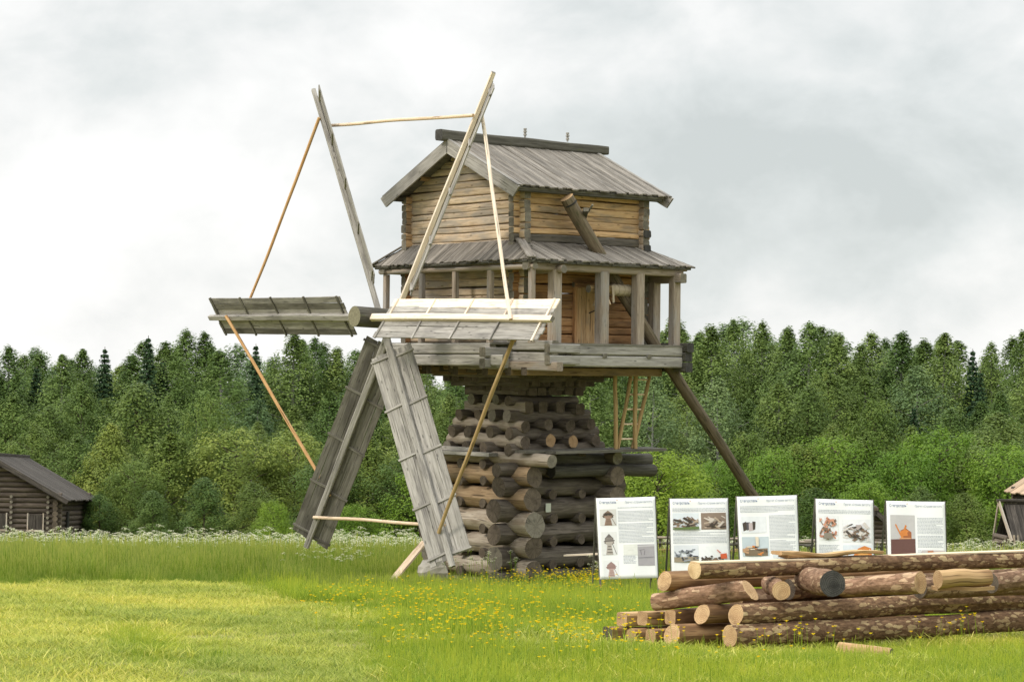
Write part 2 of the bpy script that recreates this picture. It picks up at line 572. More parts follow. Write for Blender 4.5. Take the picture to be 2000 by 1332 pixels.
def tag(o, label=None, cat=None, group=None, kind=None):
    if label:
        o['label'] = label
    if cat:
        o['category'] = cat
    if group:
        o['group'] = group
    if kind:
        o['kind'] = kind
    return o


def thing(name, loc, label, cat, group=None):
    o = bpy.data.objects.new(name, None)
    o.empty_display_size = 0.2
    o.location = loc
    COL.objects.link(o)
    return tag(o, label, cat, group)


def one(name, mats, label, cat, *args, group=None, **kw):
    """a thing that is one timber"""
    b = MB()
    b.timber(*args, **kw)
    return tag(b.build(name, mats), label, cat, group)


# ------------------------------------------------------------------ ground
def make_ground():
    xs = np.concatenate([np.linspace(-600, -60, 12)[:-1], np.linspace(-60, 60, 121), np.linspace(60, 600, 12)[1:]])
    ys = np.concatenate([np.linspace(-40, 14, 19)[:-1], np.linspace(14, 140, 190), np.linspace(140, 900, 24)[1:]])
    nx, ny = len(xs), len(ys)
    v = [(x, y, ground_z(x, y)) for y in ys for x in xs]
    f = [(j * nx + i, j * nx + i + 1, (j + 1) * nx + i + 1, (j + 1) * nx + i) for j in range(ny - 1) for i in range(nx - 1)]
    me = bpy.data.meshes.new('meadow_ground')
    me.from_pydata(v, [], f)
    me.polygons.foreach_set('use_smooth', [True] * len(f))
    m, t, out = new_mat('meadow_soil')
    g = t.add('ShaderNodeTexCoord').outputs['Object']
    n1 = t.noise(g, 0.35, 5, 0.6)
    n2 = t.noise(t.vmul(g, (3.0, 3.0, 3.0)), 1.0, 6, 0.65, 0.5)
    n3 = t.noise(g, 14.0, 4, 0.7)
    col = t.ramp(n2, [(0.3, (0.12, 0.135, 0.03)), (0.5, (0.23, 0.235, 0.06)), (0.72, (0.38, 0.34, 0.14))])
    col = t.mix(t.smooth(n1, 0.52, 0.68), col, (0.24, 0.20, 0.11))
    col = t.mix(t.math('MULTIPLY', t.smooth(n3, 0.5, 0.75), 0.6), col, (0.38, 0.32, 0.16))
    col = t.mix(t.math('MULTIPLY', t.smooth(n3, 0.45, 0.3), 0.7), col, (0.07, 0.075, 0.025))
    finish(t, out, col, 0.95, n3, 0.6, 0.03, 0.1)
    me.materials.append(m)
    o = bpy.data.objects.new('meadow_ground', me)
    COL.objects.link(o)
    tag(o, 'sloping mown meadow with trampled hay coloured grass', 'ground', kind='structure')


make_ground()


def make_hill():
    # low wooded rise closing the view beyond the forest
    r_ = random.Random(9)
    xs = np.linspace(-420, 420, 420)
    prof = [(172, -9), (178, -3.5), (186, -1.2), (200, -.2), (260, .2), (420, -.5)]
    v, f = [], []
    for j, (y, z) in enumerate(prof):
        for x in xs:
            b_ = 1.2 * abs(math.sin(x * .55 + j)) + .9 * abs(math.sin(x * 1.13 + 2 * j)) + r_.uniform(-.5, .5) if j else 0
            far = max(0, abs(x) - 60) * .012
            v.append((x + r_.uniform(-.5, .5), y + r_.uniform(-1, 1), z + b_ + far))
    n = len(xs)
    for j in range(len(prof) - 1):
        for i in range(n - 1):
            f.append((j * n + i, j * n + i + 1, (j + 1) * n + i + 1, (j + 1) * n + i))
    me = bpy.data.meshes.new('wooded_hill')
    me.from_pydata(v, [], f)
    m, t, out = new_mat('far_woods')
    g = t.add('ShaderNodeTexCoord').outputs['Object']
    n1 = t.noise(g, .9, 6, .7)
    col = t.ramp(n1, [(.3, (.02, .036, .014)), (.55, (.05, .085, .03)), (.75, (.10, .15, .05))])
    finish(t, out, col, .95, n1, 1.0, .8, .05)
    me.materials.append(m)
    o = bpy.data.objects.new('wooded_hill', me)
    COL.objects.link(o)
    tag(o, 'low dark wooded rise beyond the forest', 'hill', kind='structure')


make_hill()

# ------------------------------------------------------------------ the windmill
mill = thing('windmill', MO, 'old timber post windmill with six sails, two storey log cabin and stacked log base', 'windmill')

# --- log base ------------------------------------------------------
crib = MB()
crib.timber(mp(0, 0, -0.4), mp(0, 0, 6.0), 0.55, shape='round', seg=4, jit=.02)
crib_o = crib.build('log_base', [CRIB, DARK_END], mill)


def crib_log(p0, p1, d, mat=CRIB, emat=DARK_END, **kw):
    b = MB()
    kw.setdefault('shape', 'round')
    kw.setdefault('jit', 0.055)
    kw.setdefault('wob', 0.022)
    kw.setdefault('cut0', rng.uniform(-.15, .15))
    kw.setdefault('cut1', rng.uniform(-.15, .15))
    b.timber(p0, p1, d, mi=0, end=1, **kw)
    return b.build('crib_log', [mat, emat], crib_o)


# lower cage of thick logs (height, diameter), crossing at the corners
LN = [(0.2, .54), (0.74, .58), (1.34, .52), (1.97, .54), (2.53, .5), (2.98, .36)]
LU = [(-0.1, .5), (0.48, .5), (1.06, .5), (1.61, .57), (2.24, .52), (2.79, .46), (3.23, .3)]
for i, (z, d) in enumerate(LN):
    for sd, u in ((1, 1.46), (-1, -1.4)):
        n0 = -2.05 - rng.uniform(-.05, .12)
        n1 = 2.06 + rng.uniform(-.06, .1)
        if z > 2.6:
            n0 = -2.95
        dd = d * rng.uniform(.95, 1.05)
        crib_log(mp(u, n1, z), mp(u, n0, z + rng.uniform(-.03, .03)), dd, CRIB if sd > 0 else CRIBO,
                 GREY_END if i in (0, 1) else DARK_END, taper=.92, swell=.03, tint=rng.uniform(.0, .4))
    for u in (-.45, .5):                 # thinner logs inside the cage
        crib_log(mp(u, 1.72, z + .1), mp(u, -1.8, z + .1), .25, CRIB, DARK_END, tint=rng.uniform(.1, .4))
for i, (z, d) in enumerate(LU):
    for sd, n in ((1, 1.42), (-1, -1.42)):
        u0 = -2.0 - rng.uniform(0, .1)
        u1 = 2.14 + rng.uniform(-.04, .08)
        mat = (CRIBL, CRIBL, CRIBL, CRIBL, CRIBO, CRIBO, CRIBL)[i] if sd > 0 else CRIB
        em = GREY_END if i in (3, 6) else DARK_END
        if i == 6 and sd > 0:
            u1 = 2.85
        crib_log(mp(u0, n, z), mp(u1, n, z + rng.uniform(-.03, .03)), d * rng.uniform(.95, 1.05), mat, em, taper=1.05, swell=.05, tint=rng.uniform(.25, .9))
    for n in (-.5, .45):
        crib_log(mp(-1.75, n, z + .1), mp(1.78, n, z + .1), .24, CRIB, DARK_END, tint=rng.uniform(.1, .4))
# two long blackened logs sticking out behind
crib_log(mp(1.62, 1.2, 3.2), mp(1.62, -3.0, 3.16), .36, GREYD, BLACK_END, tint=.1)
crib_log(mp(1.85, .6, 2.92), mp(1.85, -2.95, 2.9), .32, RIDGE, BLACK_END, tint=.1)
# upper stack: four logs a course, narrowing upwards
UPC = [(3.47, 'n', 1.55, .27), (3.66, 'u', 1.5, .29), (3.86, 'n', 1.42, .28), (4.07, 'u', 1.36, .28), (4.29, 'n', 1.27, .27),
       (4.5, 'u', 1.12, .26), (4.68, 'n', 1.05, .24)]
for z, dr, hl, d in UPC:
    cross = hl - .28
    for k in range(4):
        c = -cross + 2 * cross * k / 3
        e0, e1 = hl + rng.uniform(-.06, .1), hl + rng.uniform(-.06, .1)
        dd = d * rng.uniform(1.0, 1.2)
        if dr == 'n':
            orange = False
            crib_log(mp(c, e0, z), mp(c, -e1 - .1, z), dd, CRIB, rng.choice((DARK_END, GREY_END)), tint=rng.uniform(.3, .8))
        else:
            orange = k in (1, 2) and z == 3.66
            crib_log(mp(-e0, -c, z), mp(e1 + .06, -c, z), dd, CRIBL if k == 0 else CRIB, TAN_END if orange else DARK_END,
                     tint=rng.uniform(.45, .9), shape='hewn' if z == 4.5 else 'round')
b = MB()
b.timber(mp(1.96, 1.72, 3.44), mp(1.96, -2.75, 3.46), .42, .07, shape='plank', tint=.3)
b.timber(mp(2.4, 1.1, 3.43), mp(2.4, -2.7, 3.45), .4, .07, shape='plank', tint=.5)
b.build('walkway_plank', [GREYD, GREYD], mill)
b = MB()
b.timber(mp(-1.9, 1.75, 3.33), mp(.95, 1.75, 3.33), .3, .09, shape='plank', tint=.8)
b.timber(mp(-1.95, 1.62, 3.43), mp(.1, 1.62, 3.43), .26, .09, shape='plank', tint=.9)
b.build('ledge_board', [GREY, GREYD], mill)
b = MB()
b.timber(mp(1.62, .63, 1.9), mp(1.62, .63, 2.12), .17, .006, up=MU, shape='plank')
pn = b.build('paper_notice', [plain('faded_paper', (0.5, 0.52, 0.44), 0.9)], mill)
pn.location = MU * .165

# --- corbelled timbers under the platform --------------------------
b = MB()
zc = 4.92
for i, hl in enumerate((1.1, 1.12, 1.35, 1.5, 1.75, 1.95)):
    dr = 'un'[i % 2]
    for k in range(7):
        c = -1.0 * hl * .85 + 2 * hl * .85 * k / 6
        e = hl + rng.uniform(-.08, .12)
        if dr == 'u':
            b.timber(mp(-e, c, zc), mp(e, c, zc), .28, .2, shape='hewn', jit=.02, wob=.01, tint=rng.uniform(.1, .6))
        else:
            b.timber(mp(c, e, zc), mp(c, -e, zc), .28, .2, shape='hewn', jit=.02, wob=.01, tint=rng.uniform(.1, .6))
    zc += .115
b.build('corbel_timbers', [CRIB, DARK_END], mill)

# --- platform ------------------------------------------------------
b = MB()                                   # carrying beams, brown and sheltered
for n in (-1.9, -.7, .6, 1.75):
    b.timber(mp(-2.6, n, 5.58), mp(2.5, n, 5.58), .26, .24, shape='square', tint=rng.uniform(.3, .7))
for u in (-2.1, -1.1, .0, 1.2, 2.1, 2.7):
    b.timber(mp(u, 2.25, 5.44), mp(u, -2.3, 5.44), .22, .2, shape='square', tint=rng.uniform(.2, .6))
b.timber(mp(-.2, 2.15, 5.6), mp(3.92, 2.15, 5.56), .2, .22, shape='square', tint=.25, mi=2, end=2)
b.build('carrying_beams', [CRIBO, DARK_END, POSTW], mill)
b = MB()                                   # grey edge beams, two high
for z, tn in ((5.99, .45), (5.70, .6)):
    b.timber(mp(3.42, 2.0, z), mp(3.42, -2.32, z), .22, .27, tint=tn)
    b.timber(mp(-2.66, 2.72, z), mp(2.06 + (.5 if z < 5.8 else 0), 2.72, z), .2, .27, tint=tn + .3)
    b.timber(mp(1.3, 2.08, z + .1), mp(3.66, 2.08, z + .08), .2, .24, tint=tn)
b.timber(mp(-2.5, 2.9, 5.84), mp(-2.5, -2.5, 5.84), .2, .4, tint=.5)
b.timber(mp(-2.5, -2.36, 5.84), mp(3.3, -2.36, 5.84), .2, .4, tint=.5)
for z in (5.72, 6.0):                       # crossing beam ends
    b.timber(mp(1.98, 2.98, z - .1), mp(1.98, -2.0, z - .1), .24, .24, tint=.3)
    b.timber(mp(3.6, 2.28, z), mp(3.6, 1.3, z), .2, .22, tint=.4)
for n in (1.55, .35, -1.15):               # little trenails in the seam
    b.timber(mp(3.4, n, 5.845), mp(3.56, n, 5.845), .13, .1, tint=.2)
b.build('platform_beams', [GREY, GREY_END], mill)
b = MB()
for z, e in ((6.08, .16), (5.84, .1), (5.58, .12)):
    b.timber(mp(2.0, -2.46, z), mp(3.52 + e, -2.46, z), .24, .24, tint=.15, jit=.03)
b.build('charred_beam_end', [RIDGE, BLACK_END], mill)
b = MB()
for k in range(30):
    u = -2.6 + 6.15 * (k + .5) / 30
    b.timber(mp(u, 2.8, 6.115 if u < 2.1 else 6.116), mp(u, -2.45, 6.115), .195, .045, shape='plank') if u < 2.1 else \
        b.timber(mp(u, 2.05, 6.116), mp(u, -2.45, 6.115), .195, .045, shape='plank')
b.build('deck', [GREYD, GREYD], mill)

# --- the log cabin: lower and upper storey walls -------------------
BU, BN = 2.2, 2.0


def wall(name, a, b_, zs, mats, out, tints=None, over=.28, lower=None):
    """courses of hewn logs from a to b_ (mill u, n), crossing at the corners"""
    mb = MB()
    a, b_ = Vector(a), Vector(b_)
    d = (b_ - a).normalized()
    for i in range(len(zs) - 1):
        h = zs[i + 1] - zs[i]
        o0, o1 = over + rng.uniform(-.015, .015), over + rng.uniform(-.015, .015)
        p0, p1 = a - d * o0, b_ + d * o1
        z = (zs[i] + zs[i + 1]) / 2
        dark = lower is not None and i < lower
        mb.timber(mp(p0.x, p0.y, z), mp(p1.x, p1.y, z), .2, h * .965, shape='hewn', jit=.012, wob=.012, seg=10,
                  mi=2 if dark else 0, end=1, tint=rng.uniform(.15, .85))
    return mb.build(name, mats, mill)


def courses(z0, z1, n):
    c = [z0 + (z1 - z0) * i / n for i in range(n + 1)]
    for i in range(1, n):
        c[i] += rng.uniform(-.035, .035)
    return c


zs_up_s = courses(8.45, 9.96, 8)
zs_up_f = [z + .09 for z in zs_up_s]
zs_lo_s = courses(6.14, 8.5, 11)
zs_lo_f = [z + .13 for z in zs_lo_s]
zs_lo_f[0] = 6.14
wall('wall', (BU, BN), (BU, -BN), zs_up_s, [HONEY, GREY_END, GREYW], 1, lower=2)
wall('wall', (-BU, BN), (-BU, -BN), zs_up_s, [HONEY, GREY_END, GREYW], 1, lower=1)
wall('wall', (BU, -BN), (-BU, -BN), zs_up_f, [FRONTW, GREY_END, GREYW], 1)
wall('wall', (BU, BN), (BU, -BN), zs_lo_s, [RUST, GREY_END, RUST], 1)
wall('wall', (-BU, BN), (-BU, -BN), zs_lo_s, [RUST, GREY_END, RUST], 1)
wall('wall', (BU, -BN), (-BU, -BN), zs_lo_f, [FRONTW, GREY_END, RUST], 1)
wall('wall', (-BU, BN), (BU, BN), zs_lo_f, [FRONTW, GREY_END, RUST], 1)
# front wall with its gable of shortening logs
mb = MB()
zf = zs_up_f[:]
for i in range(len(zf) - 1):
    mb.timber(mp(-BU - .28, BN, (zf[i] + zf[i + 1]) / 2), mp(BU + .28, BN, (zf[i] + zf[i + 1]) / 2), .2, (zf[i + 1] - zf[i]) * .965,
              shape='hewn', jit=.012, wob=.012, seg=10, tint=rng.uniform(.2, .8), end=1)
SL = (11.24 - 9.98) / 2.8                      # roof pitch
for side_n in (BN, -BN):
    z = zf[-1]
    while z < 11.0:
        h = .185
        hw = (11.1 - (z + h * .5)) / SL
        if hw < .15:
            break
        mb.timber(mp(-min(hw, 2.35), side_n, z + h / 2), mp(min(hw, 2.35), side_n, z + h / 2), .2, h * .965, shape='hewn',
                  jit=.012, wob=.01, seg=6, tint=rng.uniform(.2, .8), end=1)
        z += h
mb.build('gable_wall', [FRONTW, GREY_END], mill)
# blackened stub at the far corner
mb = MB()
for z in (8.62, 9.0):
    mb.timber(mp(BU - .1, -2.03, z), mp(BU + .32, -2.03, z), .235, .2, jit=.05, shape='hewn', tint=.05)
mb.build('charred_log_end', [RIDGE, BLACK_END], mill)

# --- door ----------------------------------------------------------
b = MB()
for k in range(4):
    n = .17 - .155 * k
    b.timber(mp(BU + .12, n, 6.15), mp(BU + .12, n, 7.55 + .01 * (k % 2)), .15, .05, up=MU, shape='plank', tint=rng.uniform(.4, .7))
door = b.build('door', [HONEY, HONEY], mill)
b = MB()
b.timber(mp(BU + .15, .3, 6.13), mp(BU + .15, .3, 7.66), .09, .1, up=MU, shape='square', tint=.7)
b.timber(mp(BU + .15, -.5, 6.13), mp(BU + .15, -.5, 7.66), .14, .08, up=MU, shape='square', tint=.1)
b.timber(mp(BU + .15, .36, 7.62), mp(BU + .15, -.56, 7.62), .1, .12, up=UP, shape='square', tint=.4)
b.build('door_frame', [RUST, GREY_END], door)
b = MB()
b.timber(mp(BU + .17, -.16, 6.92), mp(BU + .2, -.36, 7.0), .025, shape='round')
b.timber(mp(BU + .2, -.36, 6.98), mp(BU + .2, -.42, 7.08), .03, shape='round')
b.build('handle', [IRON], door)

# --- upper roof ----------------------------------------------------
def plank_slope(name, base0, base1, top0, top1, width, mats, lo_jit=.05, n_gap=.006, th=.035, moss=2):
    """planks running from the eave line base0-base1 up to top0-top1; trapezoids at hips are cut"""
    base0, base1, top0, top1 = map(Vector, (base0, base1, top0, top1))
    L = (base1 - base0).length
    e = (base1 - base0).normalized()
    fall = ((base0 + base1) / 2 - (top0 + top1) / 2)
    fall -= e * fall.dot(e)
    rise = fall.length
    fall.normalize()
    nrm = e.cross(fall)
    if nrm.z < 0:
        nrm = -nrm
    t0, t1 = (top0 - base0).dot(e), (top1 - base0).dot(e)
    mb = MB()
    s = 0.0
    while s < L - .02:
        wd = min(width * rng.uniform(.8, 1.2), L - s)
        a, c = s + n_gap / 2, s + wd - n_gap / 2

        def hgt(x):
            if x < t0:
                return rise * max(0.0, x / max(t0, 1e-6))
            if x > t1:
                return rise * max(0.0, (L - x) / max(L - t1, 1e-6))
            return rise
        lift = rng.uniform(0, .018)
        ext = rng.uniform(-lo_jit, lo_jit)
        pts = [base0 + e * a + fall * ext, base0 + e * c + fall * (ext + rng.uniform(-.01, .01)), base0 + e * c - fall * hgt(c), base0 + e * a - fall * hgt(a)]
        cuts = [x for x in (t0, t1) if a < x < c]
        if cuts:
            pts.insert(3, base0 + e * cuts[0] - fall * rise)
        pts = [p + nrm * lift for p in pts]
        if nrm.dot((pts[1] - pts[0]).cross(pts[2] - pts[1])) < 0:
            pts.reverse()
        mb.slab(pts, nrm, th, tint=rng.uniform(.1, .95), ax=fall)
        s += wd
    return mb.build(name, mats, mill)


EVR, EVL = 2.78, 2.5
ZE, ZR = 9.98, 11.24
plank_slope('roof', mp(EVR, 2.6, ZE), mp(EVR, -2.45, ZE), mp(0.1, 2.6, ZR), mp(0.1, -2.45, ZR), .155, [ROOF])
plank_slope('roof', mp(-EVL, -2.45, ZE + .02), mp(-EVL, 2.6, ZE + .02), mp(0.1, -2.45, ZR), mp(0.1, 2.6, ZR), .155, [ROOF])
b = MB()
for sgn in (1, -1):                              # lower layer with its mossy ragged edge
    e_ = EVR - .05 if sgn > 0 else -EVL + .05
    b.slab([mp(e_, 2.5, ZE - .04), mp(e_, -2.4, ZE - .04), mp(0.1, -2.4, ZR - .05), mp(0.1, 2.5, ZR - .05)][::sgn],
           (MU * sgn * .42 + UP).normalized(), .05, tint=.3, ax=MN)
    b.timber(mp(e_ - sgn * .13, 2.5, ZE - .085), mp(e_ - sgn * .13, -2.35, ZE - .085), .2, .12, shape='hewn', jit=.05, seg=14, tint=.2, mi=1)
    b.timber(mp(sgn * 1.4, 2.4, 10.4), mp(sgn * 1.4, -2.4, 10.4), .14, shape='round', mi=2)
b.build('under_roof', [GREYD, RIDGE, HONEY], mill)
for n_, s2 in ((2.66, 1), (-2.5, -1)):
    for sgn in (1, -1):
        b = MB()
        eu = 2.84 if sgn > 0 else -2.58
        b.timber(mp(eu, n_, 9.8), mp(.1 - sgn * .02, n_, 11.1), .05, .31, up=UP, shape='plank', tint=.55 + .1 * sgn, cut0=-.35 * 1, cut1=.42)
        b.timber(mp(eu + sgn * .05, n_ - .03 * s2, 9.96), mp(.1, n_ - .03 * s2, 11.27), .1, .03, up=UP, shape='plank', tint=.3)
        b.build('bargeboard', [GREY, GREY_END], mill)
b = MB()
b.timber(mp(0, 2.86, 11.38), mp(0, -2.84, 11.36), .3, .29, shape='hewn', jit=.03, wob=.012, seg=16, taper=.78, tint=.4)
ridge = b.build('ridge_log', [RIDGE, BLACK_END], mill)
for n_ in (.02, -1.45):
    b = MB()
    for z, d in ((11.55, .05), (11.6, .09), (11.64, .055), (11.68, .1), (11.715, .05), (11.745, .085)):
        b.timber(mp(0, n_, z - .03), mp(0, n_, z + .012), d, shape='round', tint=.5)
    b.build('ridge_peg', [GREY, GREY_END], ridge)

# --- porch roof round the cabin ------------------------------------
PZ = 8.15
c_fr, c_fl, c_br, c_bl = mp(3.58, 2.78, PZ), mp(-2.92, 2.78, PZ), mp(3.52, -2.72, PZ), mp(-2.92, -2.72, PZ)
t_fr, t_fl, t_br, t_bl = mp(2.3, 2.1, 8.66), mp(-2.28, 2.1, 8.7), mp(2.3, -2.1, 8.62), mp(-2.28, -2.1, 8.66)
plank_slope('porch_roof', c_fl, c_fr, t_fl, t_fr, .135, [ROOF], lo_jit=.04)
plank_slope('porch_roof', c_fr, c_br, t_fr, t_br, .145, [ROOF], lo_jit=.05)
plank_slope('porch_roof', c_br, c_bl, t_br, t_bl, .145, [ROOF], lo_jit=.05)
plank_slope('porch_roof', c_bl, c_fl, t_bl, t_fl, .145, [ROOF], lo_jit=.05)
b = MB()                                         # ragged mossy second layer under the edge
for a, c in ((c_fl, c_fr), (c_fr, c_br), (c_br, c_bl), (c_bl, c_fl)):
    d = (c - a).normalized()
    inw = (MO + UP * PZ - (a + c) / 2)
    inw -= d * inw.dot(d)
    inw.normalize()
    s, L = .1, (c - a).length - .1
    while s < L:
        wd = rng.uniform(.12, .26)
        p = a + d * (s + wd / 2) + inw * rng.uniform(-.02, .06) - UP * .065
        room = min(s + wd / 2, (c - a).length - s - wd / 2) * .7
        rn = min(.9, max(.12, room))
        b.timber(p, p + inw * rn + UP * rn * (.3 if abs(d.dot(MN)) > .5 else .62), wd, .05, shape='plank', tint=rng.uniform(.1, .6))
        s += wd
b.build('roof_edge_boards', [RIDGE, RIDGE], mill)
b = MB()                                         # hip cover boards
b.timber(t_fr + UP * .05, c_fr + UP * .035, .22, .03, up=UP, shape='plank', tint=.6)
b.build('hip_board', [ROOF, ROOF], mill)
b = MB()
b.timber(t_fl + UP * .05, c_fl + UP * .035, .22, .03, up=UP, shape='plank', tint=.6)
b.build('hip_board', [ROOF, ROOF], mill)

# --- porch posts and top beams -------------------------------------
def post(u, n, w_, z0=6.12, z1=7.92, mat=POSTW, wn=None):
    b = MB()
    b.timber(mp(u, n, z0), mp(u, n, z1), w_, wn or w_, up=MN, shape='square', tint=rng.uniform(.35, .8))
    b.build('porch_post', [mat, GREY_END], mill)


for n, w_ in ((1.8, .27), (.25, .28), (-.97, .26), (-2.25, .24)):
    post(3.3, n, w_, 6.1)
post(2.55, -2.25, .25, 6.1, 7.75)
for u in (-2.5, -.97, .41, 1.8, 3.38):
    post(u, 2.6, .14)
for u, n in ((-2.5, 1.9), (-2.5, .3), (-2.5, -1.0), (-2.5, -2.25), (-.5, -2.25), (1.2, -2.25)):
    post(u, n, .16)
b = MB()
b.timber(mp(3.3, 2.75, 7.99), mp(3.3, -2.45, 7.98), .22, .2, jit=.02, shape='hewn', tint=.35, seg=8)
b.timber(mp(3.3, 1.9, 8.13), mp(3.3, -2.6, 8.1), .2, .14, shape='hewn', tint=.2)
b.timber(mp(-2.75, 2.6, 8.0), mp(3.5, 2.6, 7.98), .17, .15, jit=.03, shape='round', tint=.8, seg=8)
b.timber(mp(2.1, 1.78, 7.93), mp(3.62, 1.78, 7.93), .2, .2, shape='round', jit=.03, tint=.4)
b.timber(mp(-2.7, -2.25, 7.86), mp(3.62, -2.25, 7.84), .22, .24, shape='square', tint=.4)
b.timber(mp(-2.5, 2.75, 8.02), mp(-2.5, -2.4, 8.0), .18, .17, shape='square', tint=.4)
b.build('porch_beam', [POSTW, GREY_END], mill)

# --- windlass on the porch -----------------------------------------
b = MB()
b.timber(mp(3.02, .45, 7.5), mp(3.02, -1.15, 7.5), .2, shape='round', tint=.7)
wl = b.build('windlass', [OLDPOLE, GREY_END], mill)
b = MB()
k = 0
n = -.3
while n > -.95:                                    # turns of rope
    b.timber(mp(3.02, n, 7.5), mp(3.02, n - .05, 7.5), .29 + .02 * math.sin(k * 1.7), shape='round', tint=rng.random())
    n -= .045
    k += 1
for q in range(3):
    b.timber(mp(3.17, -.2 - .03 * q, 7.6), mp(3.19, -.22 - .02 * q, 7.28 - .05 * q), .028, shape='round')
b.timber(mp(3.18, -.22, 7.3), mp(3.19, -.24, 7.17), .06, shape='round')
b.build('rope', [ROPE], wl)
b = MB()
b.timber(mp(2.75, .05, 7.1), mp(3.3, .05, 7.9), .045, shape='round')
b.timber(mp(3.22, -.1, 7.12), mp(2.82, -.1, 7.88), .05, shape='round')
b.build('spoke', [PALEPOLE, FRESH_END], wl)

# --- tail pole: upper wall, through the porch, down to the ground --
b = MB()
b.timber(mp(2.74, .95, 9.76), mp(2.97, -1.9, 6.06), .35, shape='round', jit=.02, wob=.02, seg=14, taper=.85, tint=.75, mi=0)
tp = b.build('tail_beam', [wood('mossy_tail_pole', (0.07, 0.05, 0.03), (0.13, 0.10, 0.065), (0.21, 0.17, 0.115), moss=(0.055, 0.055, 0.025), moss_amt=.6, knots=.3, across=10), TAN_END], mill)
b = MB()
b.timber(mp(3.05, -2.3, 5.62), mp(3.36, -7.6, -.3), .3, shape='round', jit=.02, wob=.03, seg=20, taper=.85, tint=.25)
b.build('tail_pole', [MATS['mossy_tail_pole'], TAN_END], mill)
b = MB()
tdir = (mp(2.97, -1.9, 6.06) - mp(2.74, .95, 9.76)).normalized()
b.timber(mp(2.74, .95, 9.76) + tdir * .16, mp(2.74, .95, 9.76) + tdir * .2, .355, shape='round', tint=.2)
b.build('iron_band', [IRON], tp)
b = MB()
b.timber(mp(2.72, .36, 9.3), mp(3.09, .62, 9.46), .13, .1, shape='square', tint=.1)
b.timber(mp(2.86, .4, 9.36), mp(3.2, .5, 9.58), .05, shape='round', tint=.8)
b.build('peg', [GREYD, GREY_END], tp)

# --- props from the walkway up to the platform ---------------------
for n in (-1.06, -1.75):
    b = MB()
    b.timber(mp(2.42, n, 3.48), mp(2.42, n + .02, 5.4), .11, shape='round', jit=.03, wob=.01, seg=5, tint=.7)
    b.build('prop_pole', [OLDPOLE, TAN_END], mill)

# --- wind shaft and sails ------------------------------------------
TILT = R(2)
SN = MN * math.cos(TILT) + UP * math.sin(TILT)         # along the shaft, outwards
SV = UP * math.cos(TILT) - MN * math.sin(TILT)
HUB = mp(0, 4.62, 6.71)


def shaft_pt(n):
    return HUB + SN * (n - 4.62)


b = MB()
b.timber(shaft_pt(5.42), shaft_pt(1.7), .5, shape='round', jit=.015, seg=8, tint=.3)
b.build('wind_shaft', [RIDGE, wood('shaft_end', (0.13, 0.115, 0.07), (0.22, 0.2, 0.13), (0.3, 0.28, 0.18), knots=0)], mill)
BETA = R(32)


def arm_frame(theta):
    th = R(theta)
    er = MU * math.cos(th) + SV * math.sin(th)
    tau = MU * -math.sin(th) + SV * math.cos(th)
    tr = tau * math.cos(BETA) - SN * math.sin(BETA)
    nf = SN * math.cos(BETA) + tau * math.sin(BETA)
    return er, tr, nf


ARMS = {  # angle, place along the shaft, length, stock timber, sail board timbers (trailing outer, inner; leading inner, outer)
    'right': (-0.9, 5.05, 7.0, FRESH, (GREY, GREY, GREY, GREY, GREY, FRESH)),
    'left': (179.4, 5.05, 7.2, GREY, (GREY, GREYD, GREY, GREY, GREY, GREYD)),
    'upper_left': (119, 4.62, 6.82, GREY, (GREY,) * 6),
    'lower_right': (-61.2, 4.62, 6.7, GREY, (GREY,) * 6),
    'upper_right': (58.6, 4.2, 6.8, FRESH, (GREY,) * 6),
    'lower_left': (-120.3, 4.2, 6.8, GREY, (GREYD,) * 6),
}
for key, (th, n_, Rr, smat, bm) in ARMS.items():
    er, tr, nf = arm_frame(th)
    c = shaft_pt(n_)
    b = MB()
    b.timber(c, c + er * Rr, .17, .13, up=nf, shape='square', taper=.8, seg=6, wob=.008, tint=.6)
    sail = b.build('sail', [smat, GREY_END], mill)
    r0 = {'right': .62, 'left': .85, 'lower_right': .9, 'lower_left': .75}.get(key, .95)
    r1 = Rr - .22
    k = 0
    for sgn in (-1, 1):
        for q in (2, 1, 0) if sgn < 0 else (0, 1, 2):
            wd = .163
            off = sgn * (.035 + (wd + .006) * (q + .5))
            b = MB()
            back = -.075
            j0, j1 = rng.uniform(-.03, .03), rng.uniform(-.06, .04)
            b.timber(c + er * (r0 + j0) + tr * off + nf * back, c + er * (r1 + j1) + tr * off + nf * (back + rng.uniform(-.012, .006)), wd * (1.55 if bm[k] is FRESH else 1), .03, up=nf, shape='plank',
                     seg=12, wob=.006, tint=rng.uniform(.25, .8))
            b.build('sail_board', [bm[k], bm[k]], sail)
            k += 1
        for q in range(5):
            r = r0 + .12 + (r1 - r0 - .3) * q / 4 + (.07 if sgn > 0 else 0)
            b = MB()
            o0, o1 = .07, .575
            b.timber(c + er * r + tr * sgn * o0 + nf * -.045, c + er * (r + rng.uniform(-.03, .03)) + tr * sgn * o1 + nf * -.045, .055, .04,
                     up=nf, shape='plank', tint=rng.uniform(.3, .8))
            newb = key == 'right' and (sgn > 0 or q == 4)
            b.build('batten', [FRESH if newb else (GREYD if GREYD in bm else GREY), GREY_END], sail)

